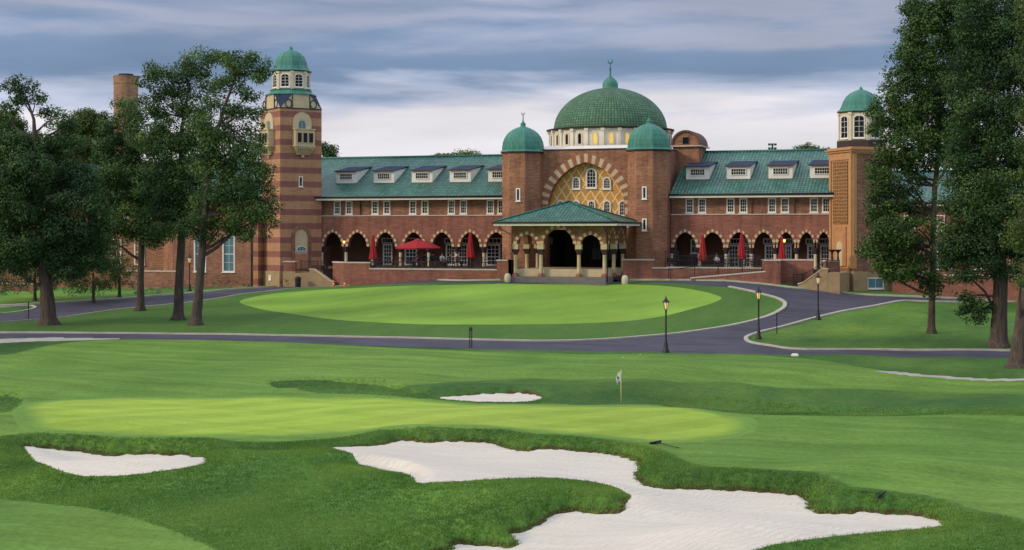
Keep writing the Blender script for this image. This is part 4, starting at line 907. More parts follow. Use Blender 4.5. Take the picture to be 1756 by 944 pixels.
mb.box(0, .34, -.10, .0, 2.0, zt2, 0, T2); mb.build('pilaster', MM('gold_trim'), twR)
mb = MB(); mb.box(.62, L2-.66, -.13, -.05, zr(384), zt2-.62, 0, T1); mb.build('relief_panel', MM('relief'), twR)
mb = MB(); xm = L2/2-.02; mb.box(xm-1.0, xm+1.0, -.16, -.05, 2.2, zr(389), 0, T1); pf = mb.build('portal_frame', MM('salmon_trim'), twR)
mb = MB(); mb.box(xm-.72, xm+.72, -.19, -.16, 2.2, zr(398), 0, T1); dd_ = mb.build('portal_niche', MM('gold_trim'), pf)
mb = MB(); mb.prism(outline(xm, 2.2, 1.0, 2.1, .5), -.22, -.19, 0, T1); mb.build('niche_arch', MM('cream'), dd_)
mb = MB()
for k, (o, za, zb_) in enumerate(((.12, 0, .14), (.26, .14, .32), (.40, .32, .42), (.20, .42, .55))):
    mb.prism([(p.x, p.y) for p in sq(CT2, t2, in2, L2/2+o, 0)], zt2+za-.02, zt2+zb_, 0, horiz=True)
mb.build('cornice', MM('gold_trim'), twR)
zl0, zl1 = zr(240), zr(191)
mb = MB(); ring_oct(mb, [(1.95, zt2+.5), (1.95, zl0), (0.1, zl0+.01)], CT2, Vector((1, 0, 0))); mb.build('lantern_base', MM('dark_stone'), twR)
lantern(CT2, Vector((1, 0, 0)), 1.76, zl0, zl1, twR, prof=[(2.12, 0), (2.1, .06), (1.88, .2), (1.72, .5), (1.58, .9), (1.30, 1.35), (.95, 1.64), (.52, 1.84), (.2, 1.94), (.12, 2.1), (0, 2.25)])
mb = MB(); mb.box(-.12, L2+.4, -.14, 1.2, -.8, zr(466), 0, T1); mb.box(-.13, L2+.55, -.15, 1.2, -.8, zr(467), 0, T2); plR = mb.build('plinth', MM('stucco'), twR)
win(plR, L2*.55, zr(496), 1.55, .95, -.15, T=T2, nx=2, ny=1, fr=.09, name='basement_window', glass='glass_blue', rec=.0, pro=.04)
# --- outer wings beyond the towers ---
# left: tall sash windows
Yo = -2.0; x0, x1 = fx(296, Yo), fx(437, Yo)
wl = [fx(343, Yo), fx(392, Yo)]
mb = MB(); wall(mb, x0, x1, -1.2, 8.3, Yo, .4, [(x, .62, fz(370, 467, Yo)+.03, fz(370, 405, Yo)-.03, 0) for x in wl]); ow = mb.build('outer_wing_wall', MM('brick'), CLUB)
for x in wl: win(ow, x, fz(370, 467, Yo), 1.34, fz(370, 405, Yo)-fz(370, 467, Yo), Yo+.04, nx=2, ny=4, fr=.12, glass='glass_blue', rec=.08, name='sash_window')
mb = MB(); mb.box(x1-.02, x1+.5, Yo-.3, 6, -1.2, 8.3); mb.build('wall_return', MM('brick_striped'), CLUB)
mb = MB(); mb.tube([(x1-.3, Yo-.1, 8.2), (x1-.3, Yo-.1, -.4)], .06, 6); mb.build('downpipe', MM('dark_metal'), CLUB)
# canted bay and the far-left stretch
T3 = frame_T(Vector((x0, Yo, 0)), Vector((-.72, .70, 0)), Vector((-.70, -.72, 0)))
mb = MB(); mb.face([T3(Vector(p)) for p in ((0, 0, -1.2), (3.4, 0, -1.2), (3.4, 0, 8.3), (0, 0, 8.3))]); cb = mb.build('canted_wall', MM('brick_warm'), CLUB)
mb = MB(); mb.box(.4, 3.0, -.06, .0, 4.7, 4.85, 0, T3); mb.build('band', MM('limestone'), cb)
mb = MB(); mb.box(.6, 2.6, -.06, 0, 1.2, 1.3, 0, T3); mb.build('band', MM('limestone'), cb)
x00 = fx(-420, .5); xm_ = T3(Vector((3.4, 0, 0))).x
mb = MB(); mb.box(x00, xm_, .4, .8, -2, 8.3); fw_ = mb.build('far_wing_wall', MM('brick_warm'), CLUB)
for k in range(9):
    u = 262-k*48; win(fw_, fx(u, .4), 6.5, .95, 1.3, .36, nx=3, ny=4, fr=.09)
for u in (240, 200, 120, 60, 0): win(fw_, fx(u, .4), 1.8, 1.2, 2.6, .36, nx=2, ny=4, fr=.1)
wing_roof(x00, x1+.6, 8.45, 12.3, -2.7 + 2.2, 8.5, 17)
# right outer wing
Yr = -2.2; xa, xb = fx(1530, Yr), fx(2250, Yr)
mb = MB(); mb.box(xa, xb, Yr, Yr+.5, -1.5, 7.5); rw_ = mb.build('outer_wing_wall', MM('brick_red'), CLUB)
mb = MB(); mb.box(xa, xb, Yr-.04, Yr, 1.45, 1.6); mb.build('band', MM('limestone'), rw_)
for k in range(10): win(rw_, fx(1560+k*50, Yr), 5.2, .95, 1.3, Yr-.04, nx=3, ny=4, fr=.09)
for k in range(8): win(rw_, fx(1620+k*62, Yr), 2.0, 1.2, 2.0, Yr-.04, nx=2, ny=4, fr=.1)
wing_roof(xa-1.6, xb, 7.55, 10.4, Yr-.7, 5, 13)
# chimney
ch = on(216, 400, 9.0); rch = 20.5*s_at(216, 9)/FPX; zch = fz(216, 131, 9)
mb = MB(); mb.lathe([(rch*1.02, 6), (rch, zch-.9), (rch*1.03, zch-.85), (rch*1.03, zch-.2), (rch*1.06, zch), (rch*.7, zch), (rch*.7, zch-1)], 24, (ch.x, ch.y, 0), 0, 0, False); chm = mb.build('chimney', MM('brick_tan'), CLUB)
mb = MB(); mb.lathe([(rch*.62, zch-.3), (rch*.62, zch+.22), (0, zch+.3)], 16, (ch.x, ch.y, 0)); mb.build('chimney_pot', MM('slate_blue'), chm)
# ================= TERRACES, WALLS, STAIRS =================
YT = -6.0
fl = MB(); fl.box(fx(590, YT)-.0, fx(878, YT)+1.5, YT+.25, 3.6, ZF-.25, ZF); tag(fl.build('terrace', MM('loggia_floor')), kind='structure')
fl = MB(); fl.box(fx(540, -2)+1.5, fx(590, YT)+.2, -2.3, 3.6, ZF-.25, ZF-.004); tag(fl.build('terrace', MM('loggia_floor')), kind='structure')
fl = MB(); fl.box(fx(1316, YT)-.3, fx(1455, -1)-1.2, -4.3, 3.6, ZF-.25, ZF-.004); tag(fl.build('terrace', MM('loggia_floor')), kind='structure')
fl = MB(); fl.box(fx(1100, YT), fx(1316, YT)-.3, YT+.25, 3.6, ZF-.25, ZF); tag(fl.build('terrace', MM('loggia_floor')), kind='structure')
def twall(pts, z1, label, th=.35, cap=.12, m='brick_red', zb=-.8, capm='limestone', base=None, cat='wall', z1b=None):
    """low wall along plan points [(x, y)] up to z1, with a coping"""
    c = Vector((sum(p[0] for p in pts)/len(pts), sum(p[1] for p in pts)/len(pts), z1)); c.z = gz_xy(c.x, c.y)
    root = empty('terrace_wall', c, 0, label, cat)
    mb = MB(); cp = MB()
    zs_ = [z1]*len(pts) if z1b is None else [z1+(z1b-z1)*i/(len(pts)-1) for i in range(len(pts))]
    for (a, b), za, zb2 in zip(zip(pts, pts[1:]), zs_, zs_[1:]):
        a = Vector((*a, 0)); b = Vector((*b, 0)); d = (b-a); L = d.length; d.normalize(); n = Vector((-d.y, d.x, 0))
        for (M_, o0, o1, e, l0, h) in ((mb, 0, th, 0, None, 0), (cp, -.05, th+.05, .05, 0, cap)):
            q = []
            for P, z in ((a-d*e, za), (b+d*e, zb2)):
                for o in (o0, o1): q.append((P+n*o, z))
            lo = [Vector((p.x, p.y, zb if l0 is None else z)) for p, z in q]; hi = [Vector((p.x, p.y, z+h)) for p, z in q]
            M_.face([lo[0], lo[2], hi[2], hi[0]]); M_.face([lo[3], lo[1], hi[1], hi[3]]); M_.face([hi[0], hi[2], hi[3], hi[1]]); M_.face([lo[0], hi[0], hi[1], lo[1]]); M_.face([lo[2], lo[3], hi[3], hi[2]])
            if l0 is not None: M_.face([lo[0], lo[1], lo[3], lo[2]])
    mb.build('brickwork', MM(m), root); cp.build('coping', MM(capm), root); return root
xw0, xw1, xw2, xw3 = fx(590, YT), fx(634, YT), fx(853, YT), fx(879, YT)
zL = fz(700, 461, YT)-.1; zH = fz(610, 450, YT)-.1
twall([(xw0-2.1, YT+2.1), (xw0, YT), (xw1, YT)], zH, 'taller brick parapet with canted left corner beside the striped tower steps')
twall([(xw1+.002, YT), (xw2, YT)], zL, 'long low brick terrace wall below the red umbrellas, with pale coping')
twall([(xw2+.002, YT-.15), (xw3, YT-.15), (xw3, YT+1.5)], fz(865, 446, YT)-.1, 'short brick pier wall between the long terrace wall and the porch')
xr0, xr1, xr2 = fx(1068, -4), fx(1120, YT), fx(1146, YT)
twall([(fx(1068, YT), YT), (xr1, YT)], fz(1095, 445, YT)-.1, 'high brick wall stub right of the porch behind the stone bollard')
twall([(xr1+.002, YT-.1), (xr2, YT-.1)], fz(1133, 459, YT)-.1, 'small low brick wall block at the start of the ramp railing')
xq0, xq1 = fx(1316, YT), fx(1368, YT)
twall([(xr2+.002, YT), (xq0-.5, YT)], ZF+.12, 'low brick wall at the back of the ramp, under the black railing')
yR = YT-.9
twall([(fx(1185, yR), yR), (fx(1312, yR), yR)], 1.15, 'long sloping brick wall of the ramp rising towards the steps', z1b=1.75)
fl = MB(); a, b = fx(1185, yR), fx(1312, yR)
fl.face([(a, yR+.3, 1.14), (b, yR+.3, 1.74), (b, YT, 1.74), (a, YT, 1.14)]); tag(fl.build('ramp', MM('limestone')), kind='structure')
xq2 = fx(1394, -4.6)
twall([(xq0-.45, yR+1.0), (xq0, yR-.1), (fx(1338, yR), yR-.1), (fx(1340, -4.6), -4.6), (xq2, -4.6)], fz(1345, 446, yR)-.1, 'tall brick parapet with pale coping between ramp and right steps')
pz = T1(Vector((0, -.9, 0))); pz2 = T1(Vector((L2*.98, -.9, 0)))
twall([(fx(1416, -4.5), -4.5), (pz2.x-.3, pz2.y+.0)], fz(1440, 447, -4)-.1, 'brown brick parapet at the foot of the gold panelled tower', m='brick', zb=.0)
pa = Vector((pz2.x-.3, pz2.y, 0))
mb = MB(); mb.box(fx(1376, yR), fx(1418, -4.5), yR+.9, -3.5, -1, .4)
# ---- stairs ----
def stairs(name, xa, xb, y0, y1, zlo, zhi, n, label):
    """flight rising from xa (low) to xb (high) between y0 and y1, stucco cheek walls in front and behind"""
    root = empty('steps', ((xa+xb)/2, (y0+y1)/2, zlo), 0, label, 'steps')
    mb = MB(); dx = (xb-xa)/n
    prof = [(xa, zlo-.8)]
    for i in range(n): prof += [(xa+dx*i, zlo+(zhi-zlo)*(i+1)/n), (xa+dx*(i+1), zlo+(zhi-zlo)*(i+1)/n)]
    prof += [(xb, zlo-.8)]; mb.prism(prof, y0+.3, y1, 0); mb.build('treads', MM('limestone'), root)
    s = 1 if xb > xa else -1
    mb = MB(); O = [(xa-.35*s, zlo-.8), (xa-.35*s, zlo+.28), (xa+.05*s, zlo+.42), (xb-.2*s, zhi+.3), (xb+.25*s, zhi+.3), (xb+.25*s, zlo-.8)]
    mb.prism(O, y0, y0+.28, 0); mb.build('cheek_wall', MM('stucco'), root)
    mb = MB(); O = [(xa-.4*s, zlo+.28), (xa-.4*s, zlo+.38), (xa+.05*s, zlo+.50), (xb-.2*s, zhi+.40), (xb+.3*s, zhi+.40), (xb+.3*s, zhi+.3), (xb-.2*s, zhi+.3), (xa+.05*s, zlo+.42)]
    mb.prism(O, y0-.05, y0+.33, 0); mb.build('coping', MM('cream'), root)
    return root
ys = -6.9
def railing(pts, label, h=.95, step=.14, post=1.6, name='railing', group=None, curl=False):
    pts = [Vector(p) for p in pts]; c = pts[0].copy(); root = empty(name, c, 0, label, 'railing', group)
    top = MB(); top.tube([p+Vector((0, 0, h)) for p in pts], .028, 6); top.tube([p+Vector((0, 0, .12)) for p in pts], .018, 5)
    bal = MB(); pst = []
    for a, b in zip(pts, pts[1:]):
        L = (b-a).length; n = max(1, int(L/step))
        for i in range(n):
            p = a+(b-a)*(i/n); bal.box(p.x-.010, p.x+.010, p.y-.010, p.y+.010, p.z+.1, p.z+h)
        m_ = max(1, round(L/post))
        for i in range(m_+1): pst.append(a+(b-a)*i/m_)
    top.build('handrail', MM('dark_metal'), root); bal.build('balusters', MM('dark_metal'), root)
    for p in pst:
        mb = MB(); mb.box(p.x-.03, p.x+.03, p.y-.03, p.y+.03, p.z-.1, p.z+h+.06); mb.build('post', MM('dark_metal'), root)
    return root
xs0, xs1 = fx(1376, ys), fx(1414, ys); zg = gz_xy(xs0, ys)+.05
stairs('steps', xs0, xs1, ys, ys+1.9, zg, 1.72, 9, 'pale stucco steps climbing to the gold panelled tower on the right')
railing([(xs0-.2, ys+1.9, zg+.1), (xs1, ys+1.9, 1.75), (xs1+1.0, ys+1.9, 1.78)], 'black sloping iron railing along the right steps')
railing([(xs0-.9, ys+1.2, zg), (xs0-.2, ys+1.9, zg)], 'short black iron gate railing at the foot of the right steps', h=1.05, step=.1)
mb = MB(); mb.prism([(xs1+.2, ys+.02), (pa.x+.4, ys+.02), (pa.x+.9, pa.y+.6), (xs1+.2, -3.0)], -.8, 1.72, 0, horiz=True); o = mb.build('landing', MM('stucco')); tag(o, kind='structure')
# left steps: descend to the right, in front of the striped tower
yl = -5.4; xl1, xl0 = fx(535, yl), fx(566, yl); zg = gz_xy(xl0, yl)+.05
stairs('steps', xl0, xl1, yl, yl+1.8, zg, 1.30, 7, 'pale stucco steps with sloping cheek walls at the foot of the striped tower')
railing([(fx(516, -4.6), -4.6, 1.55), (fx(545, -4.6), -4.6, 1.55)], 'short black iron railing on the landing by the striped tower', h=.85, step=.11)
railing([(fx(551, -3.2), -3.2, 1.5), (fx(566, -3.4), -3.4, .3)], 'black sloping iron railing beside the left stucco steps')
mb = MB(); mb.box(fx(505, yl), fx(533, yl), yl+.03, -3.0, -.8, 1.28); o = mb.build('landing', MM('stucco')); tag(o, kind='structure')
rt = empty('terrace_wall', (fx(495, -4.6), -4.9, 0), 0, 'short brick parapet on the pale stucco base left of the tower steps', 'wall')
mb = MB(); mb.box(fx(486, -4.9), fx(506, -4.9), -4.9, -4.55, 1.42, 2.28); mb.build('brickwork', MM('brick_red'), rt)
mb = MB(); mb.box(fx(486, -4.9)-.04, fx(506, -4.9)+.04, -4.95, -4.5, 2.28, 2.38); mb.build('coping', MM('limestone'), rt)
mb = MB(); mb.box(fx(486, -4.9)-.02, fx(506, -4.9)+.02, -4.93, -3.5, -.8, 1.42); mb.build('base', MM('stucco'), rt)
# ramp and terrace railings
railing([(fx(1150, yR), yR+.12, 1.0), (fx(1314, yR), yR+.12, 1.82)], 'long black iron railing climbing along the brick ramp', post=2.0)
railing([(xr2+.1, YT+.15, ZF+.22), (xq0-.6, YT+.15, ZF+.22)], 'long level black iron railing behind the ramp on the right terrace', post=2.0)
railing([(xw1+.1, YT+.15, zL+.1), (xw2-.1, YT+.15, zL+.1)], 'long level black iron railing on the left terrace wall', h=.62, post=2.0, step=.16)
# garden wall far left
gw = [(fx(215, -6), -6), (fx(306, -6), -6)]
twall(gw, fz(300, 465, -6)-.1, 'dark brick garden wall with pale coping behind the oak trunks', m='brick', zb=-2)
twall([(fx(-300, -9), -9), (fx(62, -9), -9)], fz(40, 486, -9)-.1, 'low red brick garden wall at the far left behind the hedge', m='brick_red', zb=-3)
# ================= FURNITURE OF THE TERRACES =================
def closed_umbrella(x, y, z, label, ht=3.1):
    root = empty('closed_umbrella', (x, y, z), random.random()*3, label, 'umbrella', 'red terrace umbrellas'); c = (0, 0, 0)
    WL[root.name] = Vector((0, 0, 0))
    mb = MB(); n = 16; prof = [(.06, ht), (.10, ht-.12), (.16, ht-.7), (.22, ht-1.3), (.30, ht-1.9), (.34, ht-2.25), (.22, ht-2.3)]
    for k in range(n):
        for i in range(len(prof)-1):
            q = []
            for (r, zz_), kk in ((prof[i+1], k), (prof[i+1], k+1), (prof[i], k+1), (prof[i], k)):
                rr = r*(1+(.22 if kk % 2 else -.12)); a = 2*math.pi*kk/n+ (ht-zz_)*.25; q.append((rr*math.sin(a), -rr*math.cos(a), zz_))
            mb.face(q, 0, False)
    mb.build('folded_canopy', MM('canvas_red'), root)
    mb = MB(); mb.tube([(0, 0, 0), (0, 0, ht+.08)], .03, 8); mb.build('pole', MM('wood_pole'), root)
    mb = MB(); mb.lathe([(.32, 0), (.32, .06), (.06, .12), (0, .12)], 12, c); mb.build('base', MM('dark_metal'), root)
    return root
for u, y, lb, h in ((640, -3.6, 'closed red umbrella nearest the striped tower, before the third arch', 2.95), (806.5, -3.6, 'closed red umbrella just right of the open red one', 3.15),
                 (1205, -3.4, 'leftmost closed red umbrella on the right terrace, below the second arch', 3.0), (1272, -3.4, 'closed red umbrella before the French doors of the third right arch', 3.15),
                 (1341, -3.4, 'closed red umbrella on the right terrace beside the glowing patio lamp', 2.8)):
    closed_umbrella(fx(u, y), y, ZF, lb, h)
yu = -3.4; root = empty('open_umbrella', (fx(717, yu), yu, ZF), .3, 'wide open red umbrella shading diners on the left terrace', 'umbrella', 'red terrace umbrellas'); WL[root.name] = Vector((0, 0, 0))
mb = MB(); pr_ = [(2.1, 1.78), (1.5, 2.08), (.75, 2.34), (.36, 2.44)]; mb.lathe(pr_+[(.36, 2.44)][:0], 8, (0, 0, 0), 0)
mb.lathe([(.52, 2.42), (.25, 2.54), (0, 2.62)], 8, (0, 0, 0)); mb.lathe([(2.1, 1.78), (2.09, 1.66)], 8, (0, 0, 0)); mb.build('canopy', MM('canvas_red'), root)
mb = MB(); mb.tube([(0, 0, 0), (0, 0, 2.45)], .03, 8); mb.build('pole', MM('wood_pole'), root)
mb = MB(); mb.lathe([(.35, 0), (.35, .06), (.06, .12), (0, .12)], 12, (0, 0, 0)); mb.build('base', MM('dark_metal'), root)
for k in range(8):
    a = 2*math.pi*k/8; mb = MB(); mb.tube([(0, 0, 2.05), (1.2*math.sin(a), -1.2*math.cos(a), 2.12)], .012, 4); mb.build('strut', MM('wood_pole'), root)
# patio tables and chairs
def table():
    r = empty('patio_table', (0, 0, 0), 0, 'round black patio table on the left terrace', 'table', 'patio tables'); WL[r.name] = Vector()
    mb = MB(); mb.lathe([(.48, .72), (.5, .73), (.5, .75), (0, .76)], 16, (0, 0, 0)); mb.build('table_top', MM('dark_metal'), r)
    mb = MB(); mb.tube([(0, 0, .02), (0, 0, .73)], .03, 6); mb.lathe([(.28, 0), (.26, .03), (0, .06)], 10, (0, 0, 0)); mb.build('pedestal', MM('dark_metal'), r); return r
def chair():
    r = empty('patio_chair', (0, 0, 0), 0, 'black metal patio chair', 'chair', 'patio chairs'); WL[r.name] = Vector()
    mb = MB(); mb.box(-.23, .23, -.23, .23, .42, .46); mb.build('seat', MM('dark_metal'), r)
    mb = MB()
    for x in (-.22, -.11, 0, .11, .22): mb.box(x-.012, x+.012, .215, .235, .46, .9)
    mb.box(-.23, .23, .21, .24, .86, .92); mb.build('backrest', MM('dark_metal'), r)
    for x in (-.21, .21):
        for y in (-.21, .21): mb = MB(); mb.tube([(x, y, 0), (x, y, .43)], .014, 5); mb.build('leg', MM('dark_metal'), r)
        mb = MB(); mb.tube([(x, .2, .66), (x, -.2, .66), (x, -.21, .44)], .013, 5); mb.build('armrest', MM('dark_metal'), r)
    return r
spotsT = []
for i, u in enumerate((652, 682, 716, 750, 776, 826)): spotsT.append((fx(u, -3.9+(i % 2)*1.1), -3.9+(i % 2)*1.1, 'left'))
for i, u in enumerate((1164, 1186, 1226, 1254, 1288, 1302)): spotsT.append((fx(u, -3.9+(i % 2)*1.2), -3.9+(i % 2)*1.2, 'right'))
t0 = table(); c0 = chair(); fT = fC = True
ordn = ['first', 'second', 'third', 'fourth', 'fifth', 'sixth']
for i, (x, y, sd_) in enumerate(spotsT):
    o = t0 if fT else copy_tree(t0); fT = False; o.location = (x, y, ZF); o['label'] = f'round black patio table, {ordn[i % 6]} from the left on the {sd_} terrace'
    for k in range(3):
        a = i*.7+k*2.1; cc = c0 if fC else copy_tree(c0); fC = False; cc.location = (x+.72*math.sin(a), y-.72*math.cos(a), ZF); cc.rotation_euler = (0, 0, a+math.pi)
        cc['label'] = f'black patio chair at the {ordn[i % 6]} table from the left, {sd_} terrace'; cc['group'] = f'chairs at the {ordn[i % 6]} {sd_} terrace table'
# seated diners: one skinned body each
def person(name, loc, rz, shirt, label, arm=0.0):
    V = [(0, 0, .50), (0, .02, .72), (0, .0, .98), (0, -.01, 1.06), (0, -.03, 1.20), (-.17, 0, .96), (-.23, -.06, .72), (-.14, -.28, .74+arm), (.17, 0, .96), (.23, -.06, .72), (.12, -.30, .76),
         (-.10, -.02, .50), (-.12, -.42, .52), (-.12, -.42, .08), (-.12, -.56, .04), (.10, -.02, .50), (.12, -.42, .52), (.12, -.42, .08), (.12, -.56, .04), (0, -.03, 1.27)]
    Rr = [.15, .13, .15, .055, .095, .06, .048, .035, .06, .048, .035, .10, .075, .05, .04, .10, .075, .05, .04, .08]
    E_ = [(0, 1), (1, 2), (2, 3), (3, 4), (4, 19), (2, 5), (5, 6), (6, 7), (2, 8), (8, 9), (9, 10), (0, 11), (11, 12), (12, 13), (13, 14), (0, 15), (15, 16), (16, 17), (17, 18)]
    me = bpy.data.meshes.new(name); me.from_pydata(V, E_, []); o = bpy.data.objects.new(name, me); COL.objects.link(o)
    md = o.modifiers.new('skin', 'SKIN')
    for v, r in zip(me.skin_vertices[0].data, Rr): v.radius = (r, r)
    me.skin_vertices[0].data[0].use_root = True
    o.modifiers.new('sub', 'SUBSURF').levels = 1; o.modifiers['sub'].render_levels = 2
    dg = bpy.context.evaluated_depsgraph_get(); m2 = bpy.data.meshes.new_from_object(o.evaluated_get(dg)); bpy.data.objects.remove(o)
    for m_ in (shirt, 'skin', 'plastic_black'): m2.materials.append(MT[m_])
    for p in m2.polygons:
        c = p.center; p.use_smooth = True
        p.material_index = 1 if (c.z > 1.02 or (c.y < -.2 and c.z > .68)) else (2 if (c.z < .56) else 0)
    o = bpy.data.objects.new(name, m2); COL.objects.link(o); o.location = loc; o.rotation_euler = (0, 0, rz)
    tag(o, label, 'person', 'diners on the terraces'); WL[o.name] = Vector()
    mb = MB(); mb.lathe([(.10, 1.20), (.108, 1.28), (.08, 1.36), (0, 1.385)], 10, (0, -.005, 0), 0, 0, True); mb.build('hair', MM('hair_dark'), o)
    return o
dn = [(716, -.5, 'cloth_plum', 'diner in a plum top sitting under the open red umbrella'), (728, .6, 'cloth_navy', 'diner in navy sitting under the open red umbrella'),
      (742, -2.4, 'cloth_navy', 'diner in navy sitting just right of the open umbrella pole'), (758, .8, 'cloth_white', 'diner in white sitting before the fifth arch'),
      (772, -.9, 'cloth_navy', 'diner in navy before the white French doors'), (784, 1.5, 'cloth_plum', 'diner in plum nearest the second closed umbrella'), (1229, .5, 'cloth_white', 'diner in white sitting on the right terrace')]
for i, (u, rz, sh, lb) in enumerate(dn):
    y = -3.3+(i % 3)*.5; person('person', (fx(u, y), y, ZF), rz, sh, lb)
# black pedestal planters by the gold tower
for k, u in enumerate((1427, 1437)):
    p = on(u, 446, -4.2); r = empty('pedestal_bowl', (p.x, -4.2, p.z), 0, ('left' if k == 0 else 'right')+' black pedestal bowl on the parapet before the gold tower', 'bowl', 'black pedestal bowls')
    mb = MB(); mb.lathe([(.12, p.z-.02), (.10, p.z+.1), (.07, p.z+.45), (.10, p.z+.62)], 10, (p.x, -4.2, 0)); mb.build('stem', MM('plastic_black'), r)
    mb = MB(); mb.lathe([(.10, p.z+.62), (.28, p.z+.78), (.30, p.z+.86), (.2, p.z+.86), (0, p.z+.8)], 12, (p.x, -4.2, 0)); mb.build('bowl', MM('plastic_black'), r)
# patio heater-lamps
def patio_lamp(u, v, y, label):
    x = fx(u, y); zt_ = fz(u, v, y); r = empty('patio_lamp', (x, y, ZF), 0, label, 'lamp', 'glowing patio lamps')
    mb = MB(); mb.lathe([(.10, ZF), (.05, ZF+.2), (.03, ZF+.3), (.03, zt_-.1), (.08, zt_-.08)], 8, (x, y, 0)); mb.build('post', MM('dark_metal'), r)
    mb = MB(); mb.lathe([(.06, zt_-.08), (.11, zt_+.12)], 6, (x, y, 0)); mb.build('lantern_glass', MM('lamp_lit'), r)
    mb = MB(); mb.lathe([(.15, zt_+.12), (.05, zt_+.25), (0, zt_+.33)], 6, (x, y, 0)); mb.build('cap', MM('dark_metal'), r)
patio_lamp(590, 416, -5.0, 'lit lamp post glowing between the first two left arches'); patio_lamp(1345, 414, -4.4, 'lit lamp glowing behind the closed umbrella on the right terrace')
# stone bollards at the porch
for u, v, yb_, lb in ((870.5, 484, -10.2, 'pale stone bollard left of the porch'), (1071.5, 484, -9.0, 'pale stone bollard right of the porch')):
    x = fx(u, yb_); z = gz_xy(x, yb_); mb = MB(); mb.lathe([(.22, 0), (.27, .15), (.28, .5), (.2, .72), (0, .78)], 16, (0, 0, 0), 0, 0, True)
    o = mb.build('stone_bollard', MM('cream_pale')); o.location = (x, yb_, z); tag(o, lb, 'bollard', 'stone bollards by the porch')
# ================= STREET FURNITURE =================
def lamp_post():
    r = empty('lamp_post', (0, 0, 0), 0, 'black lamp post', 'lamp post', 'black lamp posts along the drive'); WL[r.name] = Vector()
    mb = MB(); mb.lathe([(.20, -.1), (.20, .12), (.14, .2), (.11, .5), (.085, .62), (.06, .72), (.05, 1.3), (.045, 2.35), (.07, 2.4), (.045, 2.45), (.09, 2.56), (0, 2.57)], 12, (0, 0, 0), 0, 0, True); mb.build('post', MM('dark_metal'), r)
    mb = MB(); mb.lathe([(.085, 2.57), (.16, 2.98)], 6, (0, 0, 0)); g = mb.build('lantern_glass', MM('lamp_glass'), r)
    for k in range(6):
        a = 2*math.pi*k/6; mb = MB(); mb.tube([(.088*math.sin(a), -.088*math.cos(a), 2.56), (.165*math.sin(a), -.165*math.cos(a), 2.99)], .012, 4); mb.build('frame_bar', MM('dark_metal'), g)
    mb = MB(); mb.lathe([(.23, 2.97), (.21, 3.02), (.10, 3.14), (.07, 3.2), (.03, 3.24), (.035, 3.3), (0, 3.38)], 12, (0, 0, 0)); mb.build('cap', MM('dark_metal'), r); return r
L0 = lamp_post(); f0 = True
for u, v, sc_, lb in ((1142, 605, 1.0, 'black lamp post nearest the viewer, at the edge of the lower road'), (1301, 582, 1.0, 'black lamp post at the road fork beside the right lawn tip'),
                      (1403, 549, 1.0, 'black lamp post on the kerb of the right lawn before the steps'), (325, 500, .98, 'black lamp post between the two leaning oak trunks on the left')):
    o = L0 if f0 else copy_tree(L0); f0 = False; o.location = gpt(u, v); o['label'] = lb; o.rotation_euler = (0, 0, random.random())
def post(name, u, v, w_, h, m, label, cat='post', n=8):
    p = gpt(u, v); mb = MB(); mb.lathe([(w_, -.1), (w_, h), (w_*1.4, h+.01), (w_*1.4, h+.05), (0, h+.06)], n, (0, 0, 0)); o = mb.build(name, MM(m)); o.location = p; return tag(o, label, cat)
r = gpt(807, 597); rt = empty('road_marker', r, 0, 'pair of slim black marker posts on the verge of the lower road', 'marker'); WL[rt.name] = Vector()
for dx in (-.055, .07): mb = MB(); mb.lathe([(.035, -.1), (.035, 1.25), (0, 1.28)], 8, (dx, 0, 0)); mb.build('post', MM('dark_metal'), rt)
mb = MB(); mb.box(-.10, .11, -.02, .02, 1.02, 1.2); mb.build('plate', MM('dark_metal'), rt)
post('marker_post', 1332, 573, .035, 1.32, 'dark_metal', 'slim black post on the edge of the right lawn')
post('marker_post', 49, 549, .04, 1.3, 'dark_metal', 'slim black post left of the big oak by the drive')
# flag on the green
p = gpt(1065, 693); r = empty('golf_flag', p, 0, 'short practice flagstick with white flag on the far edge of the green', 'flag'); WL[r.name] = Vector()
mb = MB(); mb.tube([(0, 0, -.05), (0, 0, 1.46)], .024, 6); mb.build('flagstick', MM('cream'), r)
mb = MB(); nx_, nz_ = 6, 5
def fp(i, j): a = i/nx_; return Vector((-.26*a*RGT[0]*(1-.35*j/nz_*a)-.03*math.sin(a*5), -.30*a*RGT[1]-.05*math.sin(a*6+j*.6), 1.40-.46*(j/nz_)*(1-.35*a)-a*.24+.04*math.sin(a*4)))
for i in range(nx_):
    for j in range(nz_): mb.face([fp(i, j), fp(i, j+1), fp(i+1, j+1), fp(i+1, j)], 0, True)
fg = mb.build('flag_cloth', MM('cloth_white'), r)
mb = MB(); em = fp(3, 2.5)+Vector((0, -.02, 0)); mb.lathe([(.0, -.05), (.045, -.02), (.045, .02), (0, .05)], 8, em); mb.build('emblem', MM('cloth_navy'), fg)
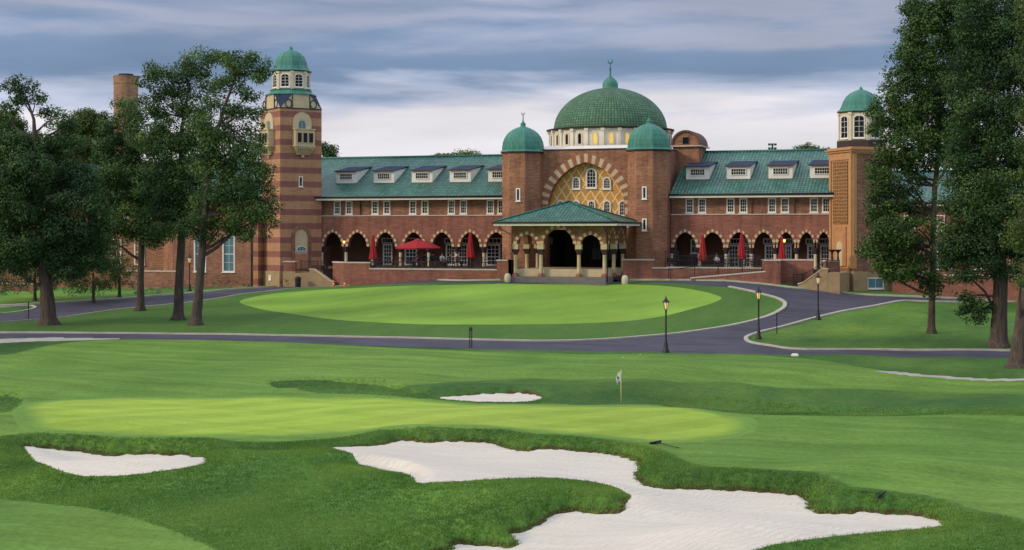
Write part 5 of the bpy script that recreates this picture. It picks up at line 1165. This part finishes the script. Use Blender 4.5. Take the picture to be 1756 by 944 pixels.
# bunker rakes
def rake(u0, v0, u1, v1, h0, h1, label, wid=.62):
    uh = gpt(*h1)-gpt(*h0); wid = min(uh.length, .8)
    a = gpt(u0, v0)+Vector((0, 0, .07)); b = gpt(u1, v1)+Vector((0, 0, .07)); r = empty('bunker_rake', a, 0, label, 'rake', 'bunker rakes')
    d = b-a; d.normalize(); n = Vector(uh).normalized()
    mb = MB(); mb.tube([a, b], .014, 6); mb.build('handle', MM('plastic_black'), r)
    mb = MB(); T = frame_T(a, n, Vector((0, 0, 1)).cross(n)); mb.box(-wid/2, wid/2, -.02, .02, -.03, .03, 0, T)
    for k in range(12): x = -wid/2+.03+k*(wid-.06)/11; mb.box(x-.008, x+.008, -.015, .015, -.09, -.03, 0, T)
    mb.build('rake_head', MM('plastic_black'), r); return r
rake(1124, 762, 1164, 772, (1110, 765), (1137, 760), 'black bunker rake lying on the green collar above the big bunker', .58)
rake(1513, 852, 1440, 844, (1503, 859), (1523, 847), 'black bunker rake lying on the grass above the right end of the big bunker', .50)
# tee marker and golf balls
p = gpt(1363, 611); mb = MB(); mb.box(-.2, .2, -.12, .12, 0, .09); mb.prism([(-.2, .09), (.2, .09), (.12, .15), (-.12, .15)], -.1, .1); o = mb.build('tee_marker', MM('white_paint')); o.location = p; tag(o, 'small white marker block beside the lower road', 'marker')
for k, (u, v, lb) in enumerate(((1068, 614, 'white golf ball on the back fairway left of the nearest lamp post'), (1098, 609, 'white golf ball closest to the nearest lamp post'))):
    p = gpt(u, v); mb = MB(); mb.lathe([(0, -.03)]+[(.03*math.cos(a), .03*math.sin(a)) for a in np.linspace(-1.3, 1.3, 6)]+[(0, .03)], 10, (0, 0, .03), 0, 0, True); o = mb.build('golf_ball', MM('white_paint')); o.location = p; tag(o, lb, 'golf ball', 'golf balls')
# cones, bin and hydrant by the left steps
for u, v, lb in ((572, 492, 'orange traffic cone nearer the left stucco steps'), (591, 492, 'orange traffic cone at the corner of the brick parapet')):
    p = gpt(u, v); r = empty('traffic_cone', p, 0, lb, 'cone', 'traffic cones'); WL[r.name] = Vector()
    mb = MB(); mb.box(-.16, .16, -.16, .16, 0, .03); mb.build('base', MM('cone_orange'), r)
    mb = MB(); mb.lathe([(.12, .03), (.08, .22)], 12, (0, 0, 0)); mb.lathe([(.06, .32), (.025, .48), (0, .49)], 12, (0, 0, 0)); cn = mb.build('cone', MM('cone_orange'), r)
    mb = MB(); mb.lathe([(.081, .22), (.061, .32)], 12, (0, 0, 0)); mb.build('stripe', MM('white_paint'), r)
x = fx(511, -6.2); z = gz_xy(x, -6.2); r = empty('litter_bin', (x, -6.2, z), 0, 'black litter bin against the pale base beside the tower steps', 'bin'); WL[r.name] = Vector()
mb = MB(); mb.lathe([(.26, 0), (.29, .8)], 14, (0, 0, 0)); mb.build('body', MM('plastic_black'), r)
mb = MB(); mb.lathe([(.31, .8), (.28, .9), (.12, 1.0), (0, 1.02)], 14, (0, 0, 0)); mb.build('lid', MM('plastic_black'), r)
# floodlight mast beyond the roof
p = cam_pt(1324.5, 247, 230); r = empty('floodlight_mast', (p.x, p.y, 0), YAW, 'distant floodlight mast rising behind the right roof', 'mast'); WL[r.name] = Vector()
mb = MB(); mb.tube([(0, 0, 0), (0, 0, p.z)], .12, 6); mb.build('pole', MM('dark_metal'), r)
for k in range(6):
    mb = MB(); xx = -.45+.45*(k % 3); zz_ = p.z-.1-.6*(k//3); mb.box(xx-.17, xx+.17, -.15, .15, zz_-.16, zz_+.16); mb.build('floodlight', MM('slate_blue'), r)

# open black frame with a red seat at the left end of the right terrace
x = fx(1152, -4.2); r = empty('swing_seat', (x, -4.2, ZF), .2, 'black open-framed seat with a red cushion at the left end of the right terrace', 'seat'); WL[r.name] = Vector()
mb = MB()
for sx in (-.55, .55):
    for sy in (-.3, .3): mb.tube([(sx, sy, 0), (sx, sy*.6, 1.55)], .03, 6)
    mb.tube([(sx, -.18, 1.55), (sx, .18, 1.55)], .03, 6)
for sy in (-.18, .18): mb.tube([(-.6, sy, 1.55), (.6, sy, 1.55)], .03, 6)
mb.build('frame', MM('dark_metal'), r)
mb = MB(); mb.box(-.45, .45, -.22, .22, .42, .50); mb.box(-.45, .45, .18, .25, .5, .95); st = mb.build('seat', MM('plastic_black'), r)
mb = MB(); mb.box(-.42, .42, -.2, .16, .505, .58); mb.build('cushion', MM('canvas_red'), st)
# ================= TREES =================
ICO = None
def leaf_cloud(cl, s0, dens, lsize, sub=(.55, 1.0), grow=1.0, tone_sh=0.0, q_down=.45):
    """cl: clumps (u, v, ru, rv, ds) traced at depth s0 -> leaf quads and tones"""
    C_, Rr = [], []; out_n = []
    P, NRM, TN, SZ_ = [], [], [], []
    for c in cl:
        u, v, ru, rv = c[:4]; ds = c[4] if len(c) > 4 else rng.uniform(-1.2, 1.2)
        s = s0+ds; k = s/FPX; cen = np.array(cam_pt(u, v, s)); a, b = ru*k*1.1*grow, rv*k*1.15*grow; dd = max(a, b)*.95
        nsub = max(8, int(a*b*11*(1+.25*dd)))
        d = rng.normal(size=(nsub, 3)); d /= np.linalg.norm(d, axis=1)[:, None]; rr = rng.uniform(.35, .95, nsub)[:, None]**.6
        loc = d*rr*np.array([a, dd, b]); sc = cen+loc; ctone = rng.normal(0, .12)
        for j in range(nsub):
            r = rng.uniform(*sub)*min(1.0, .45+.28*max(a, b)); n = int(dens*r*r*36)
            e = rng.normal(size=(n, 3)); e /= np.linalg.norm(e, axis=1)[:, None]; e2 = e*rng.uniform(.45, 1.08, n)[:, None]*np.array([r, r, r*.72])
            P.append(sc[j]+e2); nn = e*.9+np.array([0, 0, .55])+rng.normal(0, .45, (n, 3)); NRM.append(nn)
            TN.append(np.clip(.44+ctone+rng.normal(0, .17)+rng.normal(0, .13, n)+e[:, 2]*.10+tone_sh, 0, 1)); SZ_.append(lsize*rng.uniform(.65, 1.3, n))  # random leaf tone, plus clump light and shade and lighter tops in the colour
    P = np.concatenate(P); Nn = np.concatenate(NRM); T = np.concatenate(TN); S_ = np.concatenate(SZ_); Nn /= np.linalg.norm(Nn, axis=1)[:, None]
    ref = rng.normal(size=P.shape); a = np.cross(Nn, ref); a /= np.linalg.norm(a, axis=1)[:, None]; b = np.cross(Nn, a)
    h = S_[:, None]; V = np.stack([P-a*h*.5, P-b*h*.28+Nn*h*.06, P+a*h*.5, P+b*h*.28+Nn*h*.06], 1).reshape(-1, 3)
    return V, np.repeat(T, 4)
def tree(name, label, base, trunk, clumps, dens=6.0, lsize=.22, leaf='leaf_oak', cat='tree', group=None, s_over=None, tone=0.0, limbs=True, sub=(.55, 1.0), grow=1.0):
    """base (u, v) on the ground; trunk [(u, v, radius m)] traced upwards"""
    if s_over: s = s_over; g = cam_pt(base[0], 400, s); g.z = gz_xy(g.x, g.y)
    else: g = gpt(*base); s = xy2qs(g.x, g.y)[1]
    root = empty(name, g, 0, label, cat, group)
    pts = [cam_pt(u, v, s) for u, v, r in trunk]; rad = [r for _, _, r in trunk]
    if pts: pts[0] = g.copy()
    if trunk:
        n = 14; mb = MB(); path = [pts[0]-Vector((0, 0, .25)), pts[0]+Vector((0, 0, .12))]; r0 = rad[0]
        prr = [r0*1.75, r0*1.5]; nxt = pts[1]
        for f in (.06, .14, .3, .6): path.append(pts[0].lerp(nxt, f)+Vector((0, 0, .1))); prr.append(r0*(1.28 if f < .1 else 1.12 if f < .2 else 1.03 if f < .4 else 1.0))
        path += pts[1:]; prr += rad[1:]
        mb.tube(path, prr, n, 0, True); 
        # wobble the stem a little and splay the roots
        for i, vtx in enumerate(mb.V):
            hgt = vtx.z-g.z; a = math.atan2(vtx.y-g.y, vtx.x-g.x)
            f = .16*max(0, 1-hgt/.9)*math.sin(a*5+1)+.03*math.sin(vtx.z*2.3+a*3)
            if hgt < 4: mb.V[i] = Vector((g.x+(vtx.x-g.x)*(1+f), g.y+(vtx.y-g.y)*(1+f), vtx.z)) if hgt < .9 else vtx
        tk = mb.build('trunk', MM('bark'), root)
        if limbs:
            for c in clumps:
                u, v, ru, rv = c[:4]; tgt = cam_pt(u, v, s+(c[4] if len(c) > 4 else 0)*.9)
                cand = [(i, p) for i, p in enumerate(pts) if p.z < tgt.z-.3 and i > 0] or [(1, pts[1])]
                i, p0 = min(cand, key=lambda ip: (ip[1]-tgt).length+abs(ip[1].z-tgt.z)*.4)
                if i+1 < len(pts): p0 = p0.lerp(pts[i+1], random.random()*.6)
                L = (tgt-p0).length; r_ = min(rad[i]*.5, .05+L*.022)
                mid = p0.lerp(tgt, .5)+Vector((random.uniform(-.12, .12)*L, random.uniform(-.1, .1)*L, random.uniform(-.02, .12)*L)); q1 = p0.lerp(mid, .5)+Vector((0, 0, -.03*L))
                end = tgt.lerp(p0, -.12)
                mb = MB(); mb.tube([p0, q1, mid, mid.lerp(tgt, .55)+Vector((0, 0, .05*L)), end], [r_, r_*.85, r_*.65, r_*.42, .02], 7, 0, True, False); mb.build('limb', MM('bark'), tk)
    V, T = leaf_cloud(clumps, s, dens, lsize*.84, tone_sh=tone, sub=sub, grow=grow)
    off = np.array(g); cr = mesh_np('crown', V-off, np.arange(len(V)).reshape(-1, 4), MM(leaf), parent=root, attrs=dict(tone=T))
    return root
tree('oak_tree', 'large dark oak at the far left with a bare leader rising from its crown', (84, 557),
     [(84, 557, .52), (80, 500, .46), (74, 440, .42), (66, 360, .36), (60, 300, .30), (60, 250, .2), (58, 205, .11), (46, 170, .06)],
     [(38,146,22,13,0),(62,172,16,12,.5),(18,150,14,10,-.5),(28,168,10,12,0),(12,200,22,20,1),(100,205,22,16,-.5),(78,196,14,11,.5),(120,215,14,11,1),(60,250,42,20,.5),(20,250,34,26,-1),(105,252,36,22,1),(-30,250,40,40,0),(50,292,50,28,-1.5),(110,295,42,26,.5),(5,300,36,32,1),(-50,320,50,50,0),
      (148,318,26,20,-.5),(80,338,50,28,1.8),(28,350,44,28,-1.5),(130,352,36,22,-1),(160,345,20,18,1),(60,388,46,24,1),(118,392,40,24,-1),(6,392,40,28,0),(158,390,28,22,1),(35,424,46,24,-1),(95,430,44,24,.5),(142,428,40,22,1),(176,405,20,16,0),(-40,410,50,50,1),(15,452,30,18,-1),(120,455,38,18,-.5),(62,455,24,14,1),(165,446,30,18,0),(178,370,16,14,0)],
     dens=6.6, leaf='leaf_dark', cat='oak tree')
tree('oak_tree', 'slender oak with reddish trunk, second from the left by the drive', (241, 533),
     [(241, 533, .30), (241, 480, .27), (243, 420, .25), (246, 360, .21), (240, 300, .16), (236, 250, .10)],
     [(222,205,26,18,0),(196,226,24,18,1),(250,235,34,24,-1),(206,258,34,22,.5),(178,262,22,20,0),(240,275,36,24,1),(214,182,18,12,.5),(232,190,18,12,-.5),(196,296,36,22,-1),(168,305,22,20,0),(250,312,38,24,-.5),(212,335,40,24,1),(176,345,26,20,0),(262,352,36,22,0),(222,372,40,20,-1),(188,378,28,18,.5),(270,388,34,18,1),(205,402,32,13,0),(247,408,32,13,-.5),(172,415,22,12,0),(286,372,22,18,0)],
     dens=6.2, cat='oak tree', leaf='leaf_oak')
tree('oak_tree', 'tall oak with grey trunk base, left of the pair in front of the sash windows', (306, 549),
     [(306, 549, .36), (307, 490, .32), (311, 420, .29), (313, 360, .25), (310, 290, .2), (312, 220, .14), (322, 160, .08)],
     [(345,98,30,11,0),(376,104,22,10,-.5),(318,106,22,12,.5),(268,122,26,11,0),(290,128,28,13,-.5),(250,140,16,12,0),(330,128,30,14,1),(300,155,34,16,0),(262,162,24,16,1),(345,158,26,15,-1),(285,190,30,16,.5),(325,196,34,18,-.5),(252,196,18,14,0),(290,226,36,20,1),(336,234,36,22,-1),(262,246,26,20,0),(302,262,40,22,-.5),(280,296,38,22,1),(326,290,36,22,-1),(300,326,40,22,0),(262,330,24,18,1),(334,330,34,20,-.5),(284,358,34,18,.5),(318,366,38,18,0),(300,392,34,14,-1)],
     dens=6.0, cat='oak tree')
tree('oak_tree', 'leaning oak with the broad crown reaching to the striped tower', (336, 558),
     [(336, 558, .36), (341, 500, .31), (346, 440, .28), (350, 380, .25), (358, 310, .21), (368, 240, .15), (390, 170, .10), (405, 130, .06)],
     [(412,98,24,10,0),(436,106,22,11,.5),(395,112,20,12,-.5),(456,122,14,8,0),(420,124,26,12,1),(446,134,13,7,-.5),(392,136,18,10,0),(378,152,20,14,1),(414,152,16,10,-1),(432,168,14,9,0),(378,186,30,18,.5),(414,198,24,14,0),(440,190,12,8,-1),(366,216,36,20,-.5),(410,232,28,16,1),(440,224,14,14,0),(380,254,40,22,0),(428,262,28,18,-1),(450,252,14,14,.5),(370,292,40,22,1),(416,296,38,22,-.5),(456,294,16,16,0),(448,330,26,18,.5),(396,332,42,22,-1),(460,352,18,16,0),(364,352,38,20,1),(424,362,38,18,-.5),(452,380,22,14,0),(386,388,36,15,.5),(346,386,32,15,-.5),(430,398,26,10,0),(350,402,22,9,0)],
     dens=6.2, cat='oak tree')
tree('maple_tree', 'tall maple on the right lawn with trunk showing in a gap of its crown', (1597, 572),
     [(1597, 572, .24), (1598, 520, .215), (1600, 450, .20), (1601, 380, .19), (1603, 320, .18), (1608, 280, .15), (1612, 200, .11), (1618, 110, .08), (1622, 20, .05)],
     [(1600,8,46,22,0),(1652,4,40,26,1),(1628,34,40,24,-1),(1578,40,30,20,.5),(1600,66,40,22,0),(1556,78,18,14,0),(1648,72,36,24,1),(1568,104,34,20,-.5),(1616,106,38,22,1),(1546,132,24,16,0),(1590,138,38,22,-1),(1636,142,34,24,.5),(1530,162,24,16,.5),(1566,172,36,20,0),(1612,178,40,22,-1),(1510,188,22,12,-.5),(1540,204,34,18,1),(1588,208,38,22,0),(1634,214,34,24,1),(1524,228,26,14,0),(1565,240,34,20,-1),(1610,246,36,20,.5),(1644,256,24,22,0),(1578,272,34,16,.5),(1626,276,24,13,-.5),
      (1548,284,22,14,0),(1560,316,22,18,.5),(1530,338,26,18,0),(1508,352,18,14,-.5),(1546,366,34,18,1),(1504,382,20,16,0),(1530,396,36,18,-1),(1578,362,18,16,1),(1572,394,26,18,-.5),(1516,426,34,18,0),(1562,428,34,18,1),(1510,446,20,12,-.5),(1534,456,34,15,0),(1582,456,28,16,-1),(1560,474,26,11,.5),(1612,470,20,16,0),(1600,494,15,9,0),(1626,440,18,18,1),(1518,470,14,8,0),(1510,262,18,14,0),(1524,286,26,16,.5),(1500,298,16,14,0),(1520,312,26,16,-.5),(1500,330,16,14,.5),(1552,264,26,14,-.5)],
     dens=6.6, leaf='leaf_oak', cat='maple tree', grow=1.12)
tree('oak_tree', 'broad dark oak with thick furrowed trunk, second from the right edge', (1712, 595),
     [(1712, 595, .50), (1714, 540, .46), (1716, 480, .42), (1712, 420, .38), (1706, 350, .33), (1700, 270, .27), (1700, 190, .2), (1700, 100, .13), (1704, 20, .07)],
     [(1700,4,50,26,0),(1750,10,44,34,1),(1680,44,40,26,-1),(1722,52,42,26,.5),(1768,64,40,36,0),(1700,92,44,24,1),(1664,104,32,24,0),(1742,108,42,26,-1),(1690,136,44,24,-.5),(1660,156,32,24,1),(1730,156,42,24,.5),(1706,186,46,24,-1),(1664,204,36,26,0),(1750,196,36,28,0),(1690,232,46,26,1),(1648,246,24,22,-.5),(1732,240,42,26,-1),(1670,276,44,26,0),(1714,284,44,24,.5),(1756,276,34,30,1),
      (1646,306,26,20,0),(1684,320,44,26,-1),(1730,326,42,26,1),(1650,346,34,22,.5),(1700,362,48,24,-.5),(1750,360,34,28,0),(1644,380,38,20,0),(1684,396,46,22,1),(1728,402,42,22,-1),(1632,410,30,18,-.5),(1664,428,44,20,0),(1710,434,44,20,.5),(1756,420,30,24,0),(1640,448,30,14,1),(1680,460,40,14,-1),(1726,462,34,12,0),(1652,474,20,9,0),(1664,512,17,9,-.5),(1680,528,17,11,0),(1656,534,11,9,.3),(1674,544,11,6,0)],
     dens=6.4, grow=1.1, leaf='leaf_dark', cat='oak tree', lsize=.20)
tree('oak_tree', 'oak with the thickest grey trunk at the right edge of the view', (1744, 632),
     [(1744, 632, .42), (1752, 560, .38), (1762, 480, .36), (1776, 400, .33), (1792, 300, .26), (1800, 200, .2), (1810, 80, .12)],
     [(1775,30,34,40,0),(1830,40,60,60,0),(1764,110,22,30,-1),(1840,160,70,60,1),(1766,190,22,28,-.5),(1800,260,40,50,0),(1758,300,22,18,-1),(1752,345,14,12,-1),(1770,380,26,18,0),(1742,388,22,13,-1.5),(1758,420,24,14,-1),(1738,412,16,9,-1),(1850,330,70,60,0),(1764,455,20,13,-.5),(1752,480,14,8,-1)],
     dens=6.0, leaf='leaf_light', cat='oak tree', lsize=.19)
# trees standing behind, left
BG = 'trees standing behind the left oaks'
tree('background_tree', 'pale green tree behind the left oaks, below the chimney', (150, 500), [(150, 500, .3), (150, 400, .25), (150, 300, .15)],
     [(150,206,28,16,0),(124,230,26,20,0),(180,216,24,18,0),(150,250,40,24,0),(196,250,24,22,0),(216,214,18,12,0),(222,236,20,16,0),(112,270,26,20,0),(150,292,44,26,0),(196,292,28,24,0),(226,300,26,26,0),(232,350,26,26,0),(200,380,30,22,0),(120,320,34,22,0),(170,335,40,24,0),(140,368,40,24,0),(205,330,24,20,0)], dens=4.5, lsize=.30, leaf='leaf_light', group=BG, s_over=168, limbs=False)
tree('background_tree', 'tree behind the far left oak showing between its boughs', (20, 500), [(20, 500, .3), (20, 400, .25), (20, 300, .15)],
     [(10,215,30,20,0),(-20,250,50,40,0),(40,250,36,26,0),(10,300,50,36,0),(70,300,40,30,0),(30,360,56,34,0),(90,360,44,30,0),(-30,380,50,50,0),(40,420,60,30,0),(100,415,40,24,0)], dens=4.5, lsize=.30, leaf='leaf_light', tone=-.1, group=BG, s_over=160, limbs=False)
for i, (bu, cl, lb, s_) in enumerate(((((60, 505)), [(40,440,50,28,0),(80,460,56,30,0),(20,470,44,26,0),(110,440,40,26,0)], 'dark spreading yew behind the far left oak trunk', 128),
        (((160, 505)), [(150,430,34,24,0),(130,455,44,26,0),(165,468,44,26,0),(188,420,30,18,0),(200,446,26,18,0),(110,478,34,20,0),(185,445,26,18,0),(150,492,44,12,0)], 'dark bushy tree between the two leftmost oak trunks', 126),
        (((205, 500)), [(200,455,26,12,0),(216,466,24,14,0),(190,474,30,16,0),(225,480,16,10,0),(200,490,28,10,0),(212,446,14,7,0)], 'lighter green spreading shrub beside the garden wall', 129))):
    tree('shrub', lb, bu, [(bu[0], bu[1], .12), (bu[0], bu[1]-25, .09), (bu[0], bu[1]-50, .05)], cl, dens=6, lsize=.17, leaf=('leaf_dark', 'leaf_dark', 'leaf_light')[i], cat='shrub', s_over=s_, limbs=False, sub=(.35, .6))
# hedge and flowering shrubs
tree('hedge', 'clipped green hedge low at the far left by the brick wall', (20, 512), [], [(u, 496, 16, 10, 0) for u in range(-200, 60, 16)], dens=9, lsize=.12, leaf='leaf_oak', cat='hedge', s_over=126, sub=(.3, .45))
for u, lb in ((234, 'white hydrangea bush left of the slender oak trunk'), (252, 'white hydrangea bush just right of the slender oak trunk'), (269, 'rightmost white hydrangea bush before the garden wall')):
    g = cam_pt(u, 400, 133); g.z = gz_xy(g.x, g.y); r = empty('hydrangea', g, 0, lb, 'shrub', 'white hydrangeas')
    V, T = leaf_cloud([(u, 501, 9, 7, 0)], 133, 14, .12, sub=(.22, .34)); mesh_np('foliage', V-np.array(g), np.arange(len(V)).reshape(-1, 4), MM('leaf_oak'), parent=r, attrs=dict(tone=T))
    V, T = leaf_cloud([(u-4, 497, 3, 3, -.5), (u+4, 499, 3, 2.5, -.6), (u, 494, 3, 2.5, -.4)], 132.6, 8, .10, sub=(.13, .18)); mesh_np('flower_heads', V-np.array(g), np.arange(len(V)).reshape(-1, 4), MM('flower_white'), parent=r, attrs=dict(tone=T))
for i, (u, v, ru, rv, s_, lf, lb) in enumerate(((345, 486, 16, 7, 136, 'blade_dry', 'low brownish shrub under the first sash window'), (375, 486, 12, 6, 136, 'leaf_oak', 'low green shrub between the two sash windows'), (400, 486, 14, 6, 137, 'blade_dry', 'low brownish shrub under the second sash window'), (290, 488, 16, 7, 134, 'blade_dry', 'low brown ornamental grass before the garden wall'),
        (487, 485, 9, 6, 139, 'leaf_dark', 'small dark shrub at the pale base of the striped tower'), (425, 488, 10, 5, 138, 'leaf_dark', 'small dark shrub at the corner of the sash window wall'))):
    tree('low_shrub', lb, (u, v), [], [(u, v, ru, rv, 0)], dens=12, lsize=.12, leaf=lf, cat='shrub', s_over=s_, sub=(.2, .35))
# trees beyond the roofs
for u, v, ru, rv, s_, lb, lf in ((565, 258, 20, 15, 190, 'dark treetop rising behind the roof beside the striped tower', 'leaf_dark'), (800, 268, 34, 8, 200, 'thin treetop line just showing above the left roof ridge', 'leaf_oak'),
                             (1388, 258, 30, 14, 200, 'pale treetop behind the right roof beside the gold tower', 'leaf_light'), (1408, 262, 20, 10, 190, 'low treetop touching the gold tower above the right roof', 'leaf_light'), (760, 270, 20, 5, 210, 'faint far treetop behind the middle of the left roof', 'leaf_oak')):
    cl = [(u+rng.uniform(-.6, .6)*ru, v+rng.uniform(-.4, .6)*rv, ru*.45, rv*.5, 0) for _ in range(7)]+[(u, v+rv*2.2, ru*1.1, rv*1.4, 0)]
    tree('distant_tree', lb, (u, 400), [(u, 400, .25), (u, 340, .2), (u, v+rv*2, .15)], cl, dens=3.2, lsize=.32, leaf=lf, group='treetops beyond the roofs', s_over=s_, limbs=False, tone=.15)
# far wood beyond the club
cl = [(u, 372+rng.uniform(-12, 12), 42, 34, rng.uniform(-8, 8)) for u in range(-900, 2700, 46)]
V, T = leaf_cloud(cl, 320, .42, .9, sub=(1.2, 2.2)); o = mesh_np('woodland', V, np.arange(len(V)).reshape(-1, 4), MM('leaf_oak'), attrs=dict(tone=T)); tag(o, kind='stuff')
